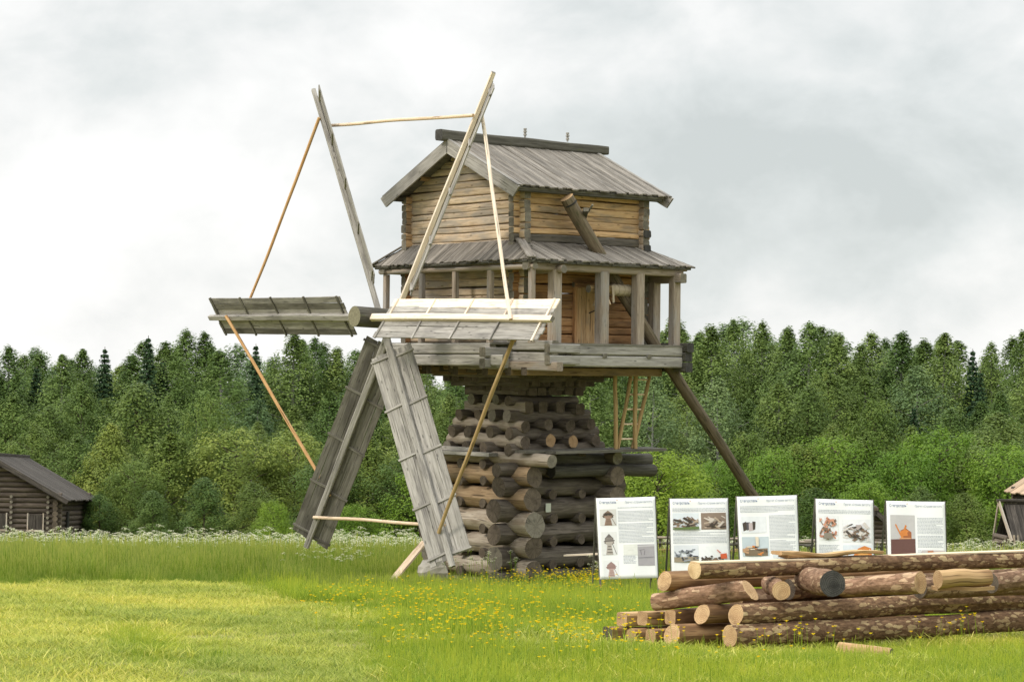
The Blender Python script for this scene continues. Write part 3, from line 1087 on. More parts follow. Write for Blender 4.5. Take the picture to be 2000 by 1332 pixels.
ORDER = ['right', 'upper_right', 'upper_left', 'left', 'lower_left', 'lower_right']
PM = [FRESH, PALEPOLE, POLE, POLE, PALEPOLE, OLDPOLE]
for i in range(6):
    a, c = ARMS[ORDER[i]], ARMS[ORDER[(i + 1) % 6]]
    ea, ec = arm_frame(a[0])[0], arm_frame(c[0])[0]
    fa = {'right': .81, 'upper_right': .83}.get(ORDER[i], .865)
    fc = {'right': .82, 'left': .80, 'lower_left': .76}.get(ORDER[(i + 1) % 6], .84)
    front_a = .10
    pa = shaft_pt(a[1]) + ea * a[2] * fa + SN * front_a
    pc = shaft_pt(c[1]) + ec * c[2] * fc - SN * .13
    d = (pc - pa).normalized()
    b = MB()
    b.timber(pa - d * .03, pc + d * .05, .085, shape='round', jit=.04, wob=.012, seg=18, taper=rng.uniform(.8, 1.15), tint=.6)
    b.build('tie_pole', [PM[i], FRESH_END], mill)


# ------------------------------------------------------------------ ladder, plank and stone beside the mill
b = MB()
ld = thing('ladder', mp(2.35, -1.5, 3.5), 'light wooden ladder leaning from the walkway plank up to the mill platform', 'ladder')
for u, n0, n1 in ((2.35, -1.2, -1.68), (2.35, -1.72, -2.36)):
    b = MB()
    b.timber(mp(u, n0, 3.49), mp(u, n1, 5.5), .1, shape='round', jit=.02, wob=.01, seg=6, tint=.7)
    b.build('rail', [OLDPOLE, TAN_END], ld)
for q in range(5):
    f = .12 + q * .19
    b = MB()
    z = 3.49 + 2.0 * f
    b.timber(mp(2.35, -1.2 - .48 * f, z), mp(2.35, -1.72 - .64 * f, z), .045, shape='round', tint=.9)
    b.build('rung', [PALEPOLE, FRESH_END], ld)

pa, pc = at(766, 1134, 52.6), at(829, 1058, 54.6)
one('prop_plank', [PALEPOLE, FRESH_END], 'pale sawn plank leaning against the left corner of the log base', 'plank', pa, pc, .17, .06, shape='plank', tint=.5)


def rock(name, c, sx, sy, sz, label):
    bm_v, bm_f = [], []
    r_ = random.Random(3)
    b = MB()
    n1, n2 = 9, 6
    idx = {}
    for j in range(n2 + 1):
        for i in range(n1):
            a = 2 * math.pi * i / n1
            e = -math.pi / 2 + math.pi * j / n2
            k = 1 + .12 * math.sin(3 * a + j) + r_.uniform(-.07, .07)
            x = math.copysign(abs(math.cos(a)) ** .6, math.cos(a)) * math.cos(e) ** .6 if 0 < j < n2 else 0
            y = math.copysign(abs(math.sin(a)) ** .6, math.sin(a)) * math.cos(e) ** .6 if 0 < j < n2 else 0
            z = math.sin(e)
            idx[j, i] = b.vert(Vector(c) + Vector((x * sx * k, y * sy * k, z * sz * k)), (x, y, z), .5)
    for j in range(n2):
        for i in range(n1):
            b.face((idx[j, i], idx[j, (i + 1) % n1], idx[j + 1, (i + 1) % n1], idx[j + 1, i]))
    return tag(b.build(name, [STONE]), label, 'stone')


p = at(846, 1112, 53.3)
rock('foundation_stone', (p.x, p.y, p.z - .05), .36, .4, .27, 'pale foundation stone under the left corner of the log base')

# ------------------------------------------------------------------ log pile
def pile_log(name, l, r_, d0, d1, mats, label, **kw):
    """l, r_ = (px, py, distance) of the two end centres; d in metres"""
    kw.setdefault('shape', 'round')
    kw.setdefault('jit', .035)
    kw.setdefault('wob', .012)
    b = MB()
    b.timber(at(*l), at(*r_), d0, taper=d1 / d0, mi=0, end=1, **kw)
    return tag(b.build(name, mats), label, 'log', 'logs stacked in the timber pile')


MATS['bark2'] = BARK
PX = 1 / 150.0
pile_log('bark_log', (1424, 1242, 28.4), (2075, 1207, 32.6), 42 * PX, 46 * PX, [BARK, TAN_END], 'long patchy barked log lowest at the front of the pile', seg=30, tint=.6)
pile_log('peeled_log', (1312, 1242, 28.75), (1800, 1218, 32.0), 42 * PX, 42 * PX, [DARKDEB, TAN_END], 'thick brown log end at ground level next to the long front log', seg=16, tint=.7, cut0=.3)
pile_log('peeled_log', (1271, 1241, 29.1), (1700, 1222, 32.2), 28 * PX, 30 * PX, [DARKDEB, TAN_END], 'square hewn brown log on the ground, third from the long front log', seg=14, shape='hewn', tint=.6)
pile_log('peeled_log', (1233, 1239, 29.4), (1650, 1222, 32.4), 29 * PX, 30 * PX, [DARKDEB, TAN_END], 'slim round log on the ground beside the dark ended log', seg=14, tint=.5)
pile_log('peeled_log', (1186, 1237, 29.75), (1600, 1222, 32.6), 28 * PX, 30 * PX, [DARKDEB, DARK_END], 'dark ended hewn log lying at the far left of the ground row', seg=14, shape='hewn', tint=.3)
pile_log('bark_log', (1436, 1200, 28.6), (2075, 1168, 32.8), 40 * PX, 46 * PX, [BARK, TAN_END], 'long flaky barked log in the second row from the ground', seg=30, tint=.75, cut0=.2)
pile_log('peeled_log', (1372, 1200, 28.95), (1800, 1180, 32.2), 38 * PX, 38 * PX, [DARKDEB, TAN_END], 'round yellow ended log left of the flaky second row log', seg=16, tint=.7, cut0=.35)
pile_log('peeled_log', (1310, 1206, 29.3), (1700, 1187, 32.2), 29 * PX, 30 * PX, [DARKDEB, TAN_END], 'flat hewn log in the second row under the scarred log', seg=14, shape='hewn', tint=.5)
pile_log('peeled_log', (1255, 1207, 29.6), (1650, 1190, 32.4), 28 * PX, 28 * PX, [DEBARK, TAN_END], 'small log resting over the gap between two ground logs', seg=14, shape='hewn', tint=.5)
pile_log('peeled_log', (1214, 1208, 29.9), (1600, 1192, 32.6), 28 * PX, 28 * PX, [DEBARK, TAN_END], 'small squared log at the left end of the second row', seg=14, shape='hewn', tint=.6)
pile_log('red_log', (1279, 1173, 29.7), (1465, 1154, 28.9), 37 * PX, 42 * PX, [BARK_RED, TAN_END], 'short reddish scarred log lying askew with its cut end right', seg=10, tint=.8, cut1=-.6)
pile_log('red_log', (1526, 1153, 28.8), (1505, 1142, 30.0), 38 * PX, 36 * PX, [BARK_RED, TAN_END], 'stubby log with a heart shaped pale end facing forward', seg=6, tint=.8)
pile_log('bark_log', (1625, 1142, 28.6), (1572, 1128, 29.9), 52 * PX, 50 * PX, [BARK_RED, BLACK_END], 'thick log with a nearly black weathered cut end', seg=6, tint=.3)
pile_log('red_log', (1645, 1146, 29.7), (1797, 1139, 28.9), 38 * PX, 44 * PX, [BARK_RED, TAN_END], 'reddish barked log with a pale round end under the top log', seg=10, tint=.85)
pile_log('peeled_log', (1832, 1131, 28.8), (1931, 1126, 29.1), 35 * PX, 34 * PX, [DEBARK, TAN_END], 'short peeled yellow log wedged under the top log at right', seg=6, tint=.35)
pile_log('packing_board', (1826, 1150, 28.9), (1937, 1146, 29.1), .2, .2, [DEBARK, TAN_END], 'thin packing board under the short peeled yellow log', seg=3, shape='plank', tint=.5, h_=.05)
pile_log('bark_log', (1935, 1138, 29.6), (2075, 1130, 30.4), 40 * PX, 40 * PX, [BARK_RED, DARK_END], 'dark shaded log deep under the right end of the top log', seg=8, tint=.1)  # shadow under the top log is put into its low tint
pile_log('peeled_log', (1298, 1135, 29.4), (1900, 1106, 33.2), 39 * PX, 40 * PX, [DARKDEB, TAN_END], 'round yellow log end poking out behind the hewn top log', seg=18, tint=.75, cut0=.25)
pile_log('bark_log', (1436, 1168, 30.1), (1900, 1147, 33.6), 40 * PX, 42 * PX, [BARK_RED, TAN_END], 'added reddish log darkening the gap behind the short third row logs', seg=12, tint=.35)  # log added so the gap behind the short logs reads dark
pile_log('bark_log', (1540, 1150, 30.5), (2100, 1122, 34.0), 42 * PX, 42 * PX, [BARK, DARK_END], 'added log toned dark in the gap between the top log and short logs', seg=12, tint=.1)  # added to darken the pile's gaps, shade carried by a low tint
pile_log('bark_log', (1795, 1149, 30.2), (2120, 1134, 32.4), 44 * PX, 44 * PX, [BARK_RED, DARK_END], 'added log toned dark in the gap behind the short peeled yellow log', seg=8, tint=.05)  # another added gap filler, its tint lowered to stand for shade
# the hewn top log: bark below, pale axed face on top
lt, rt_ = Vector(at(1357, 1112, 28.75)), Vector(at(2075, 1086, 33.0))
b = MB()
b.timber(lt, rt_, .27, .25, shape='round', flat_top=.16, jit=.03, wob=.012, seg=34, taper=1.12, tint=.7)
top_log = b.build('hewn_log', [BARK, FRESH_END])
tag(top_log, 'long top log of the pile with a pale hewn upper face', 'log', 'logs stacked in the timber pile')
b = MB()
axd = (rt_ - lt).normalized()
b.timber(lt + UP * .0915 + axd * .01, rt_ + UP * .102 - axd * .01, .20, .018, shape='plank', seg=20, wob=.004, taper=1.12, tint=.6)
b.build('hewn_face', [HEWN, FRESH_END], top_log)
b = MB()
s0, s1 = at(1517, 1080, 29.7), at(1665, 1079, 30.4)
b.timber(s0, s1, .22, .05, shape='hewn', jit=.12, wob=.02, seg=14, tint=.6, taper=.8)
b.timber(s0 + Vector((.1, .08, -.03)), s1 + Vector((.4, .3, -.02)), .2, .045, shape='hewn', jit=.12, wob=.02, seg=14, tint=.9)
tag(b.build('bark_slab', [DEBARK, TAN_END]), 'curled bark slabs lying on the top log below the third poster', 'slab')
one('loose_log', [DEBARK, BLACK_END], 'short loose log half hidden in the grass before the pile', 'log', at(1640, 1267, 27.6), at(1742, 1279, 27.2), 27 * PX, shape='round', jit=.04, seg=5, tint=.4)

# ------------------------------------------------------------------ information posters
def poster(tl, tr, bl, br, D, label, art):
    c = [Vector(at(*q, d)) for q, d in ((tl, D + .3), (tr, D + .3), (bl, D), (br, D))]
    nrm = (c[1] - c[0]).cross(c[2] - c[0]).normalized()
    if nrm.y > 0:
        nrm = -nrm
    foot = (c[2] + c[3]) / 2
    root = thing('info_poster', Vector((foot.x, foot.y + .3, ground_z(foot.x, foot.y))), label, 'poster', 'information posters in a row behind the log pile')

    def P(s, t, lift=0.0):
        s_, t_ = s, t
        p = (c[0] * (1 - s) + c[1] * s) * (1 - t) + (c[2] * (1 - s) + c[3] * s) * t
        sag = .012 * math.sin(s * 9 + t * 3) + .02 * max(0, (abs(s - .5) - .42)) * 4 * max(0, .12 - t) * 8
        return p + nrm * (lift + sag)
    b = MB()
    NX, NY = 18, 22
    g = [[b.vert(P(i / NX, j / NY), (i / NX, j / NY, 0), .5) for i in range(NX + 1)] for j in range(NY + 1)]
    g2 = [[b.vert(P(i / NX, j / NY, -.008), (i / NX, j / NY, 0), .5) for i in range(NX + 1)] for j in range(NY + 1)]
    for j in range(NY):
        for i in range(NX):
            b.face((g[j][i], g[j + 1][i], g[j + 1][i + 1], g[j][i + 1]), 0, True)
            b.face((g2[j][i], g2[j][i + 1], g2[j + 1][i + 1], g2[j + 1][i]), 0, True)
    for j in range(NY):
        b.face((g[j][0], g2[j][0], g2[j + 1][0], g[j + 1][0]))
        b.face((g[j][NX], g[j + 1][NX], g2[j + 1][NX], g2[j][NX]))
    for i in range(NX):
        b.face((g[0][i], g[0][i + 1], g2[0][i + 1], g2[0][i]))
        b.face((g[NY][i], g2[NY][i], g2[NY][i + 1], g[NY][i + 1]))
    b.build('banner', [WHITE], root)
    # easel
    for s in (.0, 1.0):
        b = MB()
        p_top = P(s, -.012, -.04)
        q = P(s, 1.0, -.04)
        d = (q - p_top).normalized()
        k = (q.z - (ground_z(q.x, q.y) - .1)) / max(.1, -d.z)
        b.timber(p_top, q + d * k, .045, .035, up=nrm, shape='square', tint=.3)
        r0 = P(s, .03, -.08)
        gx, gy = r0.x + (-.03), r0.y + .75
        b.timber(r0, Vector((gx, gy, ground_z(gx, gy) - .05)), .04, .04, shape='square', tint=.4)
        b.build('leg', [GREYD, GREYD], root)
    b = MB()
    b.timber(P(0, .04, -.07), P(1, .04, -.07), .04, .03, shape='square', tint=.4)
    b.timber(P(0, .97, -.07), P(1, .97, -.07), .04, .03, shape='square', tint=.4)
    b.build('crossbar', [GREYD, GREYD], root)

    def shape(name, polys, lift):
        b = MB()
        mats = []
        for col, pts in polys:
            m = paint(col)
            if m not in mats:
                mats.append(m)
            b.poly([P(x, y, lift) for x, y in pts], mats.index(m))
            lift += .0012
        return b.build(name, mats, root)

    def sub(s, t, w_, h_, lift=.006):
        b = MB()
        N = max(2, int(w_ * NX))
        M_ = max(2, int(h_ * NY))
        return s, t, w_, h_

    def text(body, s, t, h, col, width):
        cu = bpy.data.curves.new('heading', 'FONT')
        cu.body = body
        tmp = bpy.data.objects.new('heading', cu)
        COL.objects.link(tmp)
        dg = bpy.context.evaluated_depsgraph_get()
        me = bpy.data.meshes.new_from_object(tmp.evaluated_get(dg))
        bpy.data.objects.remove(tmp)
        vs = np.array([v.co[:] for v in me.vertices])
        x0, x1 = vs[:, 0].min(), vs[:, 0].max()
        y0, y1 = vs[:, 1].min(), vs[:, 1].max()
        org = Vector(root.location)
        for v in me.vertices:
            q = P(s + (v.co.x - x0) / (x1 - x0) * width, t - (v.co.y - y0) / (y1 - y0) * h, .006)
            v.co = q - org
        me.materials.clear()
        me.materials.append(paint(col))
        o = bpy.data.objects.new('heading', me)
        COL.objects.link(o)
        o.parent = root
        return o
    text('Северсталь', .05, .08, .046, (0.12, 0.17, 0.32), .29)
    text('Проект «Строим вместе»', .49, .08, .04, (0.3, 0.34, 0.42), .46)
    shape('emblem', [((0.5, 0.2, 0.05), [(.34, .034), (.355, .018), (.37, .034), (.365, .036), (.355, .025), (.345, .036)])], .006)
    return root, P, shape


def lines(shape, blocks):
    r_ = random.Random(11)
    pl = []
    for s0, s1, t0, t1 in blocks:
        t = t0
        while t < t1:
            s = s0
            last = s1 - (r_.uniform(.05, .4) * (s1 - s0) if r_.random() < .2 else 0)
            while s < last - .01:
                wd = r_.uniform(.012, .045)
                e = min(s + wd, last)
                pl.append(((0.42, 0.44, 0.48), [(s, t), (e, t), (e, t + .0075), (s, t + .0075)]))
                s = e + .007
            t += .0172
    b = [(c, p) for c, p in pl]
    return b


def text_block(root_shape, blocks):
    root, P, shape = root_shape
    b = MB()
    for c, pts in lines(shape, blocks):
        b.poly([P(x, y, .005) for x, y in pts], 0)
    b.build('text_lines', [paint((0.42, 0.44, 0.48))], root)


def picture(rs, s, t, w_, h_, bgc, polys, name='picture'):
    """a printed photograph: background plus flat printed shapes given in its own 0-1 frame"""
    root, P, shape = rs
    N = 4
    allp = []
    for i in range(N):
        for j in range(N):
            allp.append((bgc if j < N * .7 or len(polys) < 3 else bgc, [(s + w_ * i / N, t + h_ * j / N), (s + w_ * (i + 1) / N, t + h_ * j / N), (s + w_ * (i + 1) / N, t + h_ * (j + 1) / N), (s + w_ * i / N, t + h_ * (j + 1) / N)]))
    b = MB()
    mats = [paint(bgc)]
    for c, pts in allp:
        b.poly([P(x, y, .0052) for x, y in pts], 0)
    lift = .0066
    for c, pts in polys:
        m = paint(c)
        if m not in mats:
            mats.append(m)
        b.poly([P(s + w_ * x, t + h_ * y, lift) for x, y in pts], mats.index(m))
        lift += .0009
    b.build(name, mats, root)


def mill_drawing(c1, c2, c3):
    return [(c2, [(.36, .55), (.64, .55), (.74, 1.0), (.26, 1.0)]), (c1, [(.22, .3), (.78, .3), (.82, .52), (.18, .52)]),
            (c2, [(.25, .42), (.75, .42), (.7, .56), (.3, .56)]), (c3, [(.2, .3), (.5, .08), (.8, .3)]), (c1, [(.3, .24), (.7, .24), (.7, .32), (.3, .32)]),
            (c3, [(.14, .4), (.86, .36), (.86, .4), (.14, .44)]), (c3, [(.4, .62), (.6, .62), (.6, .66), (.4, .66)]), (c3, [(.36, .74), (.66, .74), (.66, .78), (.36, .78)]),
            (c3, [(.7, .5), (.96, .96), (.93, .97), (.68, .52)]), (c3, [(.34, .88), (.7, .88), (.7, .91), (.34, .91)])]


def rubble(seed, cols, n=26, y0=.3, tall=.35):
    r_ = random.Random(seed)
    out = []
    for i in range(n):
        x, y = r_.uniform(.04, .9), r_.uniform(y0, .92)
        a = r_.uniform(-1.2, 1.2)
        L, wd = r_.uniform(.08, tall), r_.uniform(.02, .06)
        dx_, dy_ = math.cos(a) * L / 2, math.sin(a) * L / 2
        nx_, ny_ = -math.sin(a) * wd, math.cos(a) * wd
        pts = [(x - dx_ - nx_, y - dy_ - ny_), (x + dx_ - nx_, y + dy_ - ny_), (x + dx_ + nx_, y + dy_ + ny_), (x - dx_ + nx_, y - dy_ + ny_)]
        pts = [(min(.99, max(.01, q)), min(.99, max(.01, v))) for q, v in pts]
        out.append((r_.choice(cols), pts))
    return out


BRN, DBR, LBR, GRY = (0.2, 0.14, 0.1), (0.07, 0.055, 0.045), (0.42, 0.33, 0.25), (0.45, 0.45, 0.46)
ORG, DOR, CRM = (0.62, 0.22, 0.06), (0.34, 0.12, 0.05), (0.7, 0.6, 0.48)
D = 46.5
p1 = poster((1164, 973), (1279, 970), (1172, 1131), (1285, 1128), D, 'nearest poster with three small mill drawings, beside the log base', None)
text_block(p1, [(.36, .96, .12, .135), (.36, .96, .165, .30), (.36, .96, .32, .39), (.36, .96, .41, .56), (.42, .64, .72, .81)])
picture(p1, .05, .14, .28, .2, (0.62, 0.6, 0.57), mill_drawing(DBR, (0.3, 0.2, 0.15), BRN))
picture(p1, .06, .42, .26, .28, (0.72, 0.71, 0.7), mill_drawing((0.25, 0.22, 0.2), (0.45, 0.4, 0.36), (0.15, 0.13, 0.12)))
picture(p1, .08, .77, .25, .2, (0.74, 0.74, 0.74), mill_drawing((0.34, 0.22, 0.2), (0.5, 0.36, 0.33), (0.3, 0.2, 0.18)))
picture(p1, .43, .58, .24, .13, (0.68, 0.68, 0.64), [((0.6, 0.6, 0.56), [(.2, .3), (.8, .3), (.8, .34), (.2, .34)]), ((0.6, 0.6, 0.56), [(.3, .5), (.7, .5), (.7, .54), (.3, .54)])])
picture(p1, .67, .585, .29, .26, (0.36, 0.34, 0.36), [((0.24, 0.22, 0.24), [(.1, .25), (.4, .22), (.42, .25), (.1, .29)]), ((0.22, 0.2, 0.22), [(.15, .28), (.2, .28), (.24, .5), (.2, .5)]),
                                                        ((0.22, 0.2, 0.22), [(.4, .28), (.44, .28), (.4, .5), (.36, .5)]), ((0.5, 0.48, 0.5), [(.0, .05), (1, .02), (1, .1), (0, .12)]), ((0.26, 0.25, 0.27), [(.02, .6), (.98, .58), (.98, .61), (.02, .64)])])
p2 = poster((1308, 974), (1421, 973), (1312, 1131), (1427, 1128), D + .2, 'poster with two brown photographs of old log walls on top', None)
text_block(p2, [(.04, .96, .12, .16), (.04, .96, .42, .46), (.04, .96, .48, .55)])
picture(p2, .04, .18, .45, .21, (0.66, 0.7, 0.74), rubble(2, [DBR, BRN, LBR], 30, .4, .6) + [((0.12, 0.17, 0.06), [(0, .9), (1, .8), (1, .98), (0, .98)])])
picture(p2, .53, .18, .43, .21, (0.24, 0.18, 0.14), rubble(3, [LBR, (0.55, 0.48, 0.42), DBR], 22, .2, .4))
picture(p2, .05, .58, .42, .21, (0.66, 0.68, 0.72), [((0.3, 0.25, 0.18), [(0, .7), (1, .7), (1, 1), (0, 1)])] + rubble(4, [(0.06, 0.06, 0.07), (0.14, 0.15, 0.17), (0.28, 0.3, 0.33)], 26, .3, .3))
picture(p2, .5, .6, .47, .2, (0.76, 0.77, 0.78), rubble(5, [DBR, BRN, (0.1, 0.08, 0.06)], 24, .62, .25) + [((0.6, 0.12, 0.05), [(.72, .5), (.95, .45), (.97, .78), (.74, .8)]), ((0.55, 0.16, 0.1), [(.6, .2), (.75, .4), (.72, .46), (.6, .26)])])
p3 = poster((1439, 970), (1556, 967), (1447, 1128), (1562, 1125), D - .2, 'poster with a dark group photograph and a lumber heap below it', None)
text_block(p3, [(.04, .96, .12, .2), (.52, .96, .24, .52), (.52, .96, .55, .68)])
picture(p3, .05, .25, .42, .2, (0.72, 0.73, 0.76), [(DBR, [(.05, .4), (.2, .3), (.25, .8), (.08, .9)]), ((0.1, 0.09, 0.1), [(.2, .35), (.35, .35), (.36, .8), (.22, .85)]),
                                                    ((0.5, 0.42, 0.42), [(.3, .4), (.48, .38), (.5, .85), (.3, .9)]), (DBR, [(.45, .3), (.58, .32), (.55, .8), (.46, .82)])])
picture(p3, .05, .5, .45, .24, (0.5, 0.56, 0.6), [((0.2, 0.15, 0.1), [(.05, .65), (.95, .6), (.95, .98), (.1, .98)])] + rubble(7, [ORG, CRM, (0.5, 0.3, 0.18), DBR], 24, .45, .3) + [(CRM, [(.5, .0), (.62, .02), (.62, .5), (.52, .5)])])
picture(p3, .56, .72, .4, .2, (0.62, 0.66, 0.7), rubble(8, [BRN, GRY], 10, .5, .3))
p4 = poster((1593, 974), (1705, 977), (1596, 1134), (1708, 1134), D + .1, 'poster with a red timber frame and a round orange drum', None)
text_block(p4, [(.04, .96, .13, .17), (.04, .4, .56, .78)])
picture(p4, .05, .2, .34, .3, (0.76, 0.76, 0.77), rubble(9, [(0.5, 0.22, 0.14), (0.6, 0.3, 0.2), BRN], 36, .15, .35) + [((0.25, 0.22, 0.18), [(.25, .72), (.65, .72), (.7, .95), (.2, .95)])])
picture(p4, .46, .24, .5, .28, (0.74, 0.74, 0.76), rubble(10, [DBR, (0.4, 0.34, 0.32), (0.6, 0.55, 0.52), BRN], 40, .25, .35))
picture(p4, .46, .56, .52, .36, (0.64, 0.68, 0.74), [(ORG, [(.35, .35), (.5, .12), (.72, .02), (.95, .1), (.98, .5), (.9, .85), (.5, .9), (.35, .65)]), ((0.7, 0.34, 0.1), [(.5, .3), (.7, .15), (.85, .3), (.82, .6), (.6, .7), (.5, .5)]),
                                                     (DOR, [(.05, .3), (.1, .25), (.5, .7), (.45, .75)]), (CRM, [(.02, .28), (.06, .24), (.42, .72), (.36, .76)]), (DOR, [(.35, .62), (.9, .8), (.88, .84), (.36, .68)])])
p5 = poster((1731, 978), (1845, 980), (1735, 1138), (1850, 1138), D, 'poster with an orange windmill photograph, last in the row', None)
text_block(p5, [(.52, .96, .2, .4), (.52, .96, .42, .56), (.52, .8, .6, .62)])
picture(p5, .06, .17, .42, .5, (0.5, 0.48, 0.48), [((0.14, 0.07, 0.06), [(0, .6), (1, .58), (1, .96), (0, .96)]), (DOR, [(.4, .38), (.62, .32), (.85, .42), (.85, .75), (.45, .78)]), (ORG, [(.4, .4), (.6, .34), (.8, .42), (.8, .5), (.4, .52)]),
                                                   (ORG, [(.18, .24), (.22, .22), (.5, .55), (.45, .58)]), (ORG, [(.4, .5), (.5, .5), (.68, .92), (.6, .94)]), ((0.6, 0.3, 0.15), [(.36, .56), (.84, .56), (.84, .62), (.36, .63)]), (ORG, [(.6, .24), (.66, .26), (.36, .8), (.3, .78)])])
picture(p5, .06, .72, .46, .2, (0.4, 0.16, 0.07), rubble(12, [ORG, CRM, DOR, BRN], 14, .2, .5))
picture(p5, .58, .6, .4, .32, (0.55, 0.48, 0.46), [((0.75, 0.72, 0.7), [(.2, .25), (.8, .2), (.85, .95), (.2, .95)])] + [((0.06, 0.06, 0.07), [(.25, .4 + .15 * q), (.8, .36 + .15 * q), (.82, .45 + .15 * q), (.26, .49 + .15 * q)]) for q in range(4)] + [((0.45, 0.22, 0.14), [(.25, .02), (.5, .0), (.5, .22), (.28, .26)])])

# ------------------------------------------------------------------ rail fence behind the posters
fx = [(1108, 66.5), (1290, 66), (1440, 66), (1580, 66), (1722, 66), (1800, 66.5)]
fpts = []
for px, Y in fx:
    p = at(px, 1080, Y)
    fpts.append(Vector((p.x, Y, ground_z(p.x, Y))))
fence = thing('rail_fence', fpts[2], 'low grey pole fence running behind the row of posters', 'fence')
for p in fpts:
    b = MB()
    b.timber(p - UP * .2, p + UP * 1.12, .12, shape='round', jit=.04, tint=.4)
    b.build('post', [GREYD, GREY_END], fence)
for h in (.3, .52, .72, .92, 1.05):
    b = MB()
    for i in range(len(fpts) - 1):
        off = Vector((0, -.08, rng.uniform(-.03, .03)))
        b.timber(fpts[i] + UP * h + off - Vector((.15, 0, 0)), fpts[i + 1] + UP * (h + rng.uniform(-.04, .04)) + off * 1.2 + Vector((.15, .02, 0)), .09, .08, shape='round', jit=.05, wob=.015, seg=7, tint=rng.uniform(.2, .9))
    b.build('rail', [(POSTW, GREYD, OLDPOLE, GREY, GREYD)[int(h * 10) % 5], GREY_END], fence)
one('pale_board', [FRESH, FRESH_END], 'thin pale board lying on blocks left of the nearest poster', 'board', at(1104, 1084, 55.0), at(1172, 1081, 54.6), .2, .04, shape='plank', tint=.7)

# ------------------------------------------------------------------ log buildings at the edges
def log_house(name, corner, ang, wid, dep, eave, rise, label, wood_m, roof_m, over=.6, course=.24, cat='house', windows=None):
    """gabled log house; corner = near front right corner on the ground, front runs to the left"""
    f = Vector((-math.cos(ang), -math.sin(ang), 0))           # along the front, leftwards
    bk = Vector((-math.sin(ang), math.cos(ang), 0)) if False else Vector((math.sin(ang) * -1, math.cos(ang), 0))
    root = thing(name, corner, label, cat)
    z0 = corner.z

    def Q(a, d, z):
        return Vector(corner) + f * a + bk * d + UP * z
    for nm, a, c in (('front', Q(0, 0, 0), Q(wid, 0, 0)), ('back', Q(0, dep, 0), Q(wid, dep, 0)), ('side', Q(0, 0, 0), Q(0, dep, 0)), ('far', Q(wid, 0, 0), Q(wid, dep, 0))):
        b = MB()
        d = (c - a).normalized()
        z = -1.1 + (.12 if nm in ('side', 'far') else 0)
        top = eave + (rise if nm in ('front', 'back') else 0)
        L = (c - a).length
        while z < top - course * .6:
            k0 = k1 = -.25
            if z > eave:
                cut = (z - eave) / rise * L / 2
                k0 = k1 = cut + .05
            b.timber(a + d * k0 + UP * z, c - d * k1 + UP * z, course * 1.04, shape='round', jit=.02, seg=8, tint=rng.uniform(.1, .9))
            z += course
        b.build('wall', [wood_m, GREY_END if wood_m is not HOUSEW else DARK_END], root)
    ap = eave + rise
    half = wid / 2
    for sgn in (0, 1):
        e0 = Q(-over if sgn == 0 else wid + over, -over, eave - over * rise / half)
        e1 = Q(-over if sgn == 0 else wid + over, dep + over, eave - over * rise / half)
        t0, t1 = Q(half, -over, ap + .06), Q(half, dep + over, ap + .06)
        e0, e1, t0, t1 = (p + UP * .12 for p in (e0, e1, t0, t1))
        o = plank_slope('roof', e0, e1, t0, t1, .24, [roof_m], lo_jit=.06, th=.05)
        # plank_slope parents to the mill; move it under this house
        reparent(o, root)
    b = MB()
    b.timber(Q(half, -over - .1, ap + .2), Q(half, dep + over + .1, ap + .2), .2, .16, shape='hewn', jit=.03, seg=6, tint=.3)
    b.build('ridge_log', [roof_m, DARK_END], root)
    for sgn in (0, 1):
        b = MB()
        b.timber(Q(-over - .05 if sgn == 0 else wid + over + .05, -over - .02, eave - over * rise / half + .02), Q(half, -over - .02, ap + .08), .05, .22, shape='plank', tint=.6)
        b.build('bargeboard', [roof_m, DARK_END], root)
    return root, Q


def reparent(o, root):
    old = Vector(o.parent.location)
    new = Vector(root.location)
    o.data.transform(Matrix.Translation(old - new))
    o.parent = root


HC = Vector(at(108, 1065, 102))
HC.z = ground_z(HC.x, HC.y) + .5
house, Q = log_house('log_house', HC, R(0), 6.1, 7.0, 2.5, 1.68, 'dark old log house with shuttered windows at the left forest edge', HOUSEW, HOUSER)
for a in (1.05, 2.75, 4.5):
    b = MB()
    b.timber(Q(a - .3, -.17, .95), Q(a - .3, -.17, 1.62), .3, .05, up=Vector((0, -1, 0)), shape='plank', tint=.4)
    b.timber(Q(a + .02, -.17, .95), Q(a + .02, -.17, 1.62), .3, .05, up=Vector((0, -1, 0)), shape='plank', tint=.6)
    wdw = b.build('window_shutter', [HOUSER, HOUSER], house)
    b = MB()
    for da in (-.5, .22):
        b.timber(Q(a + da, -.18, .9), Q(a + da, -.18, 1.68), .06, .08, up=Vector((0, -1, 0)), shape='plank', tint=.9)
    b.timber(Q(a - .55, -.18, .88), Q(a + .27, -.18, .88), .08, .08, up=UP, shape='plank', tint=.8)
    b.build('window_frame', [POSTW, GREY_END], wdw)
for a in (.35, 2.05):
    b = MB()
    for k in range(8):
        b.timber(Q(a, .05, .75 + .24 * k), Q(a, -.2 - .04 * (k % 2), .75 + .24 * k), .14, shape='round', tint=.9)
    b.build('log_ends', [HOUSEW, GREY_END], house)
b = MB()
b.timber(Q(-.17, 1.9, .95), Q(-.17, 1.9, 1.75), .4, .06, up=Vector((1, 0, 0)), shape='plank', tint=.1)
b.build('window', [IRON], house)
house.rotation_euler = (R(-3.2), 0, 0)      # the house leans with the slope

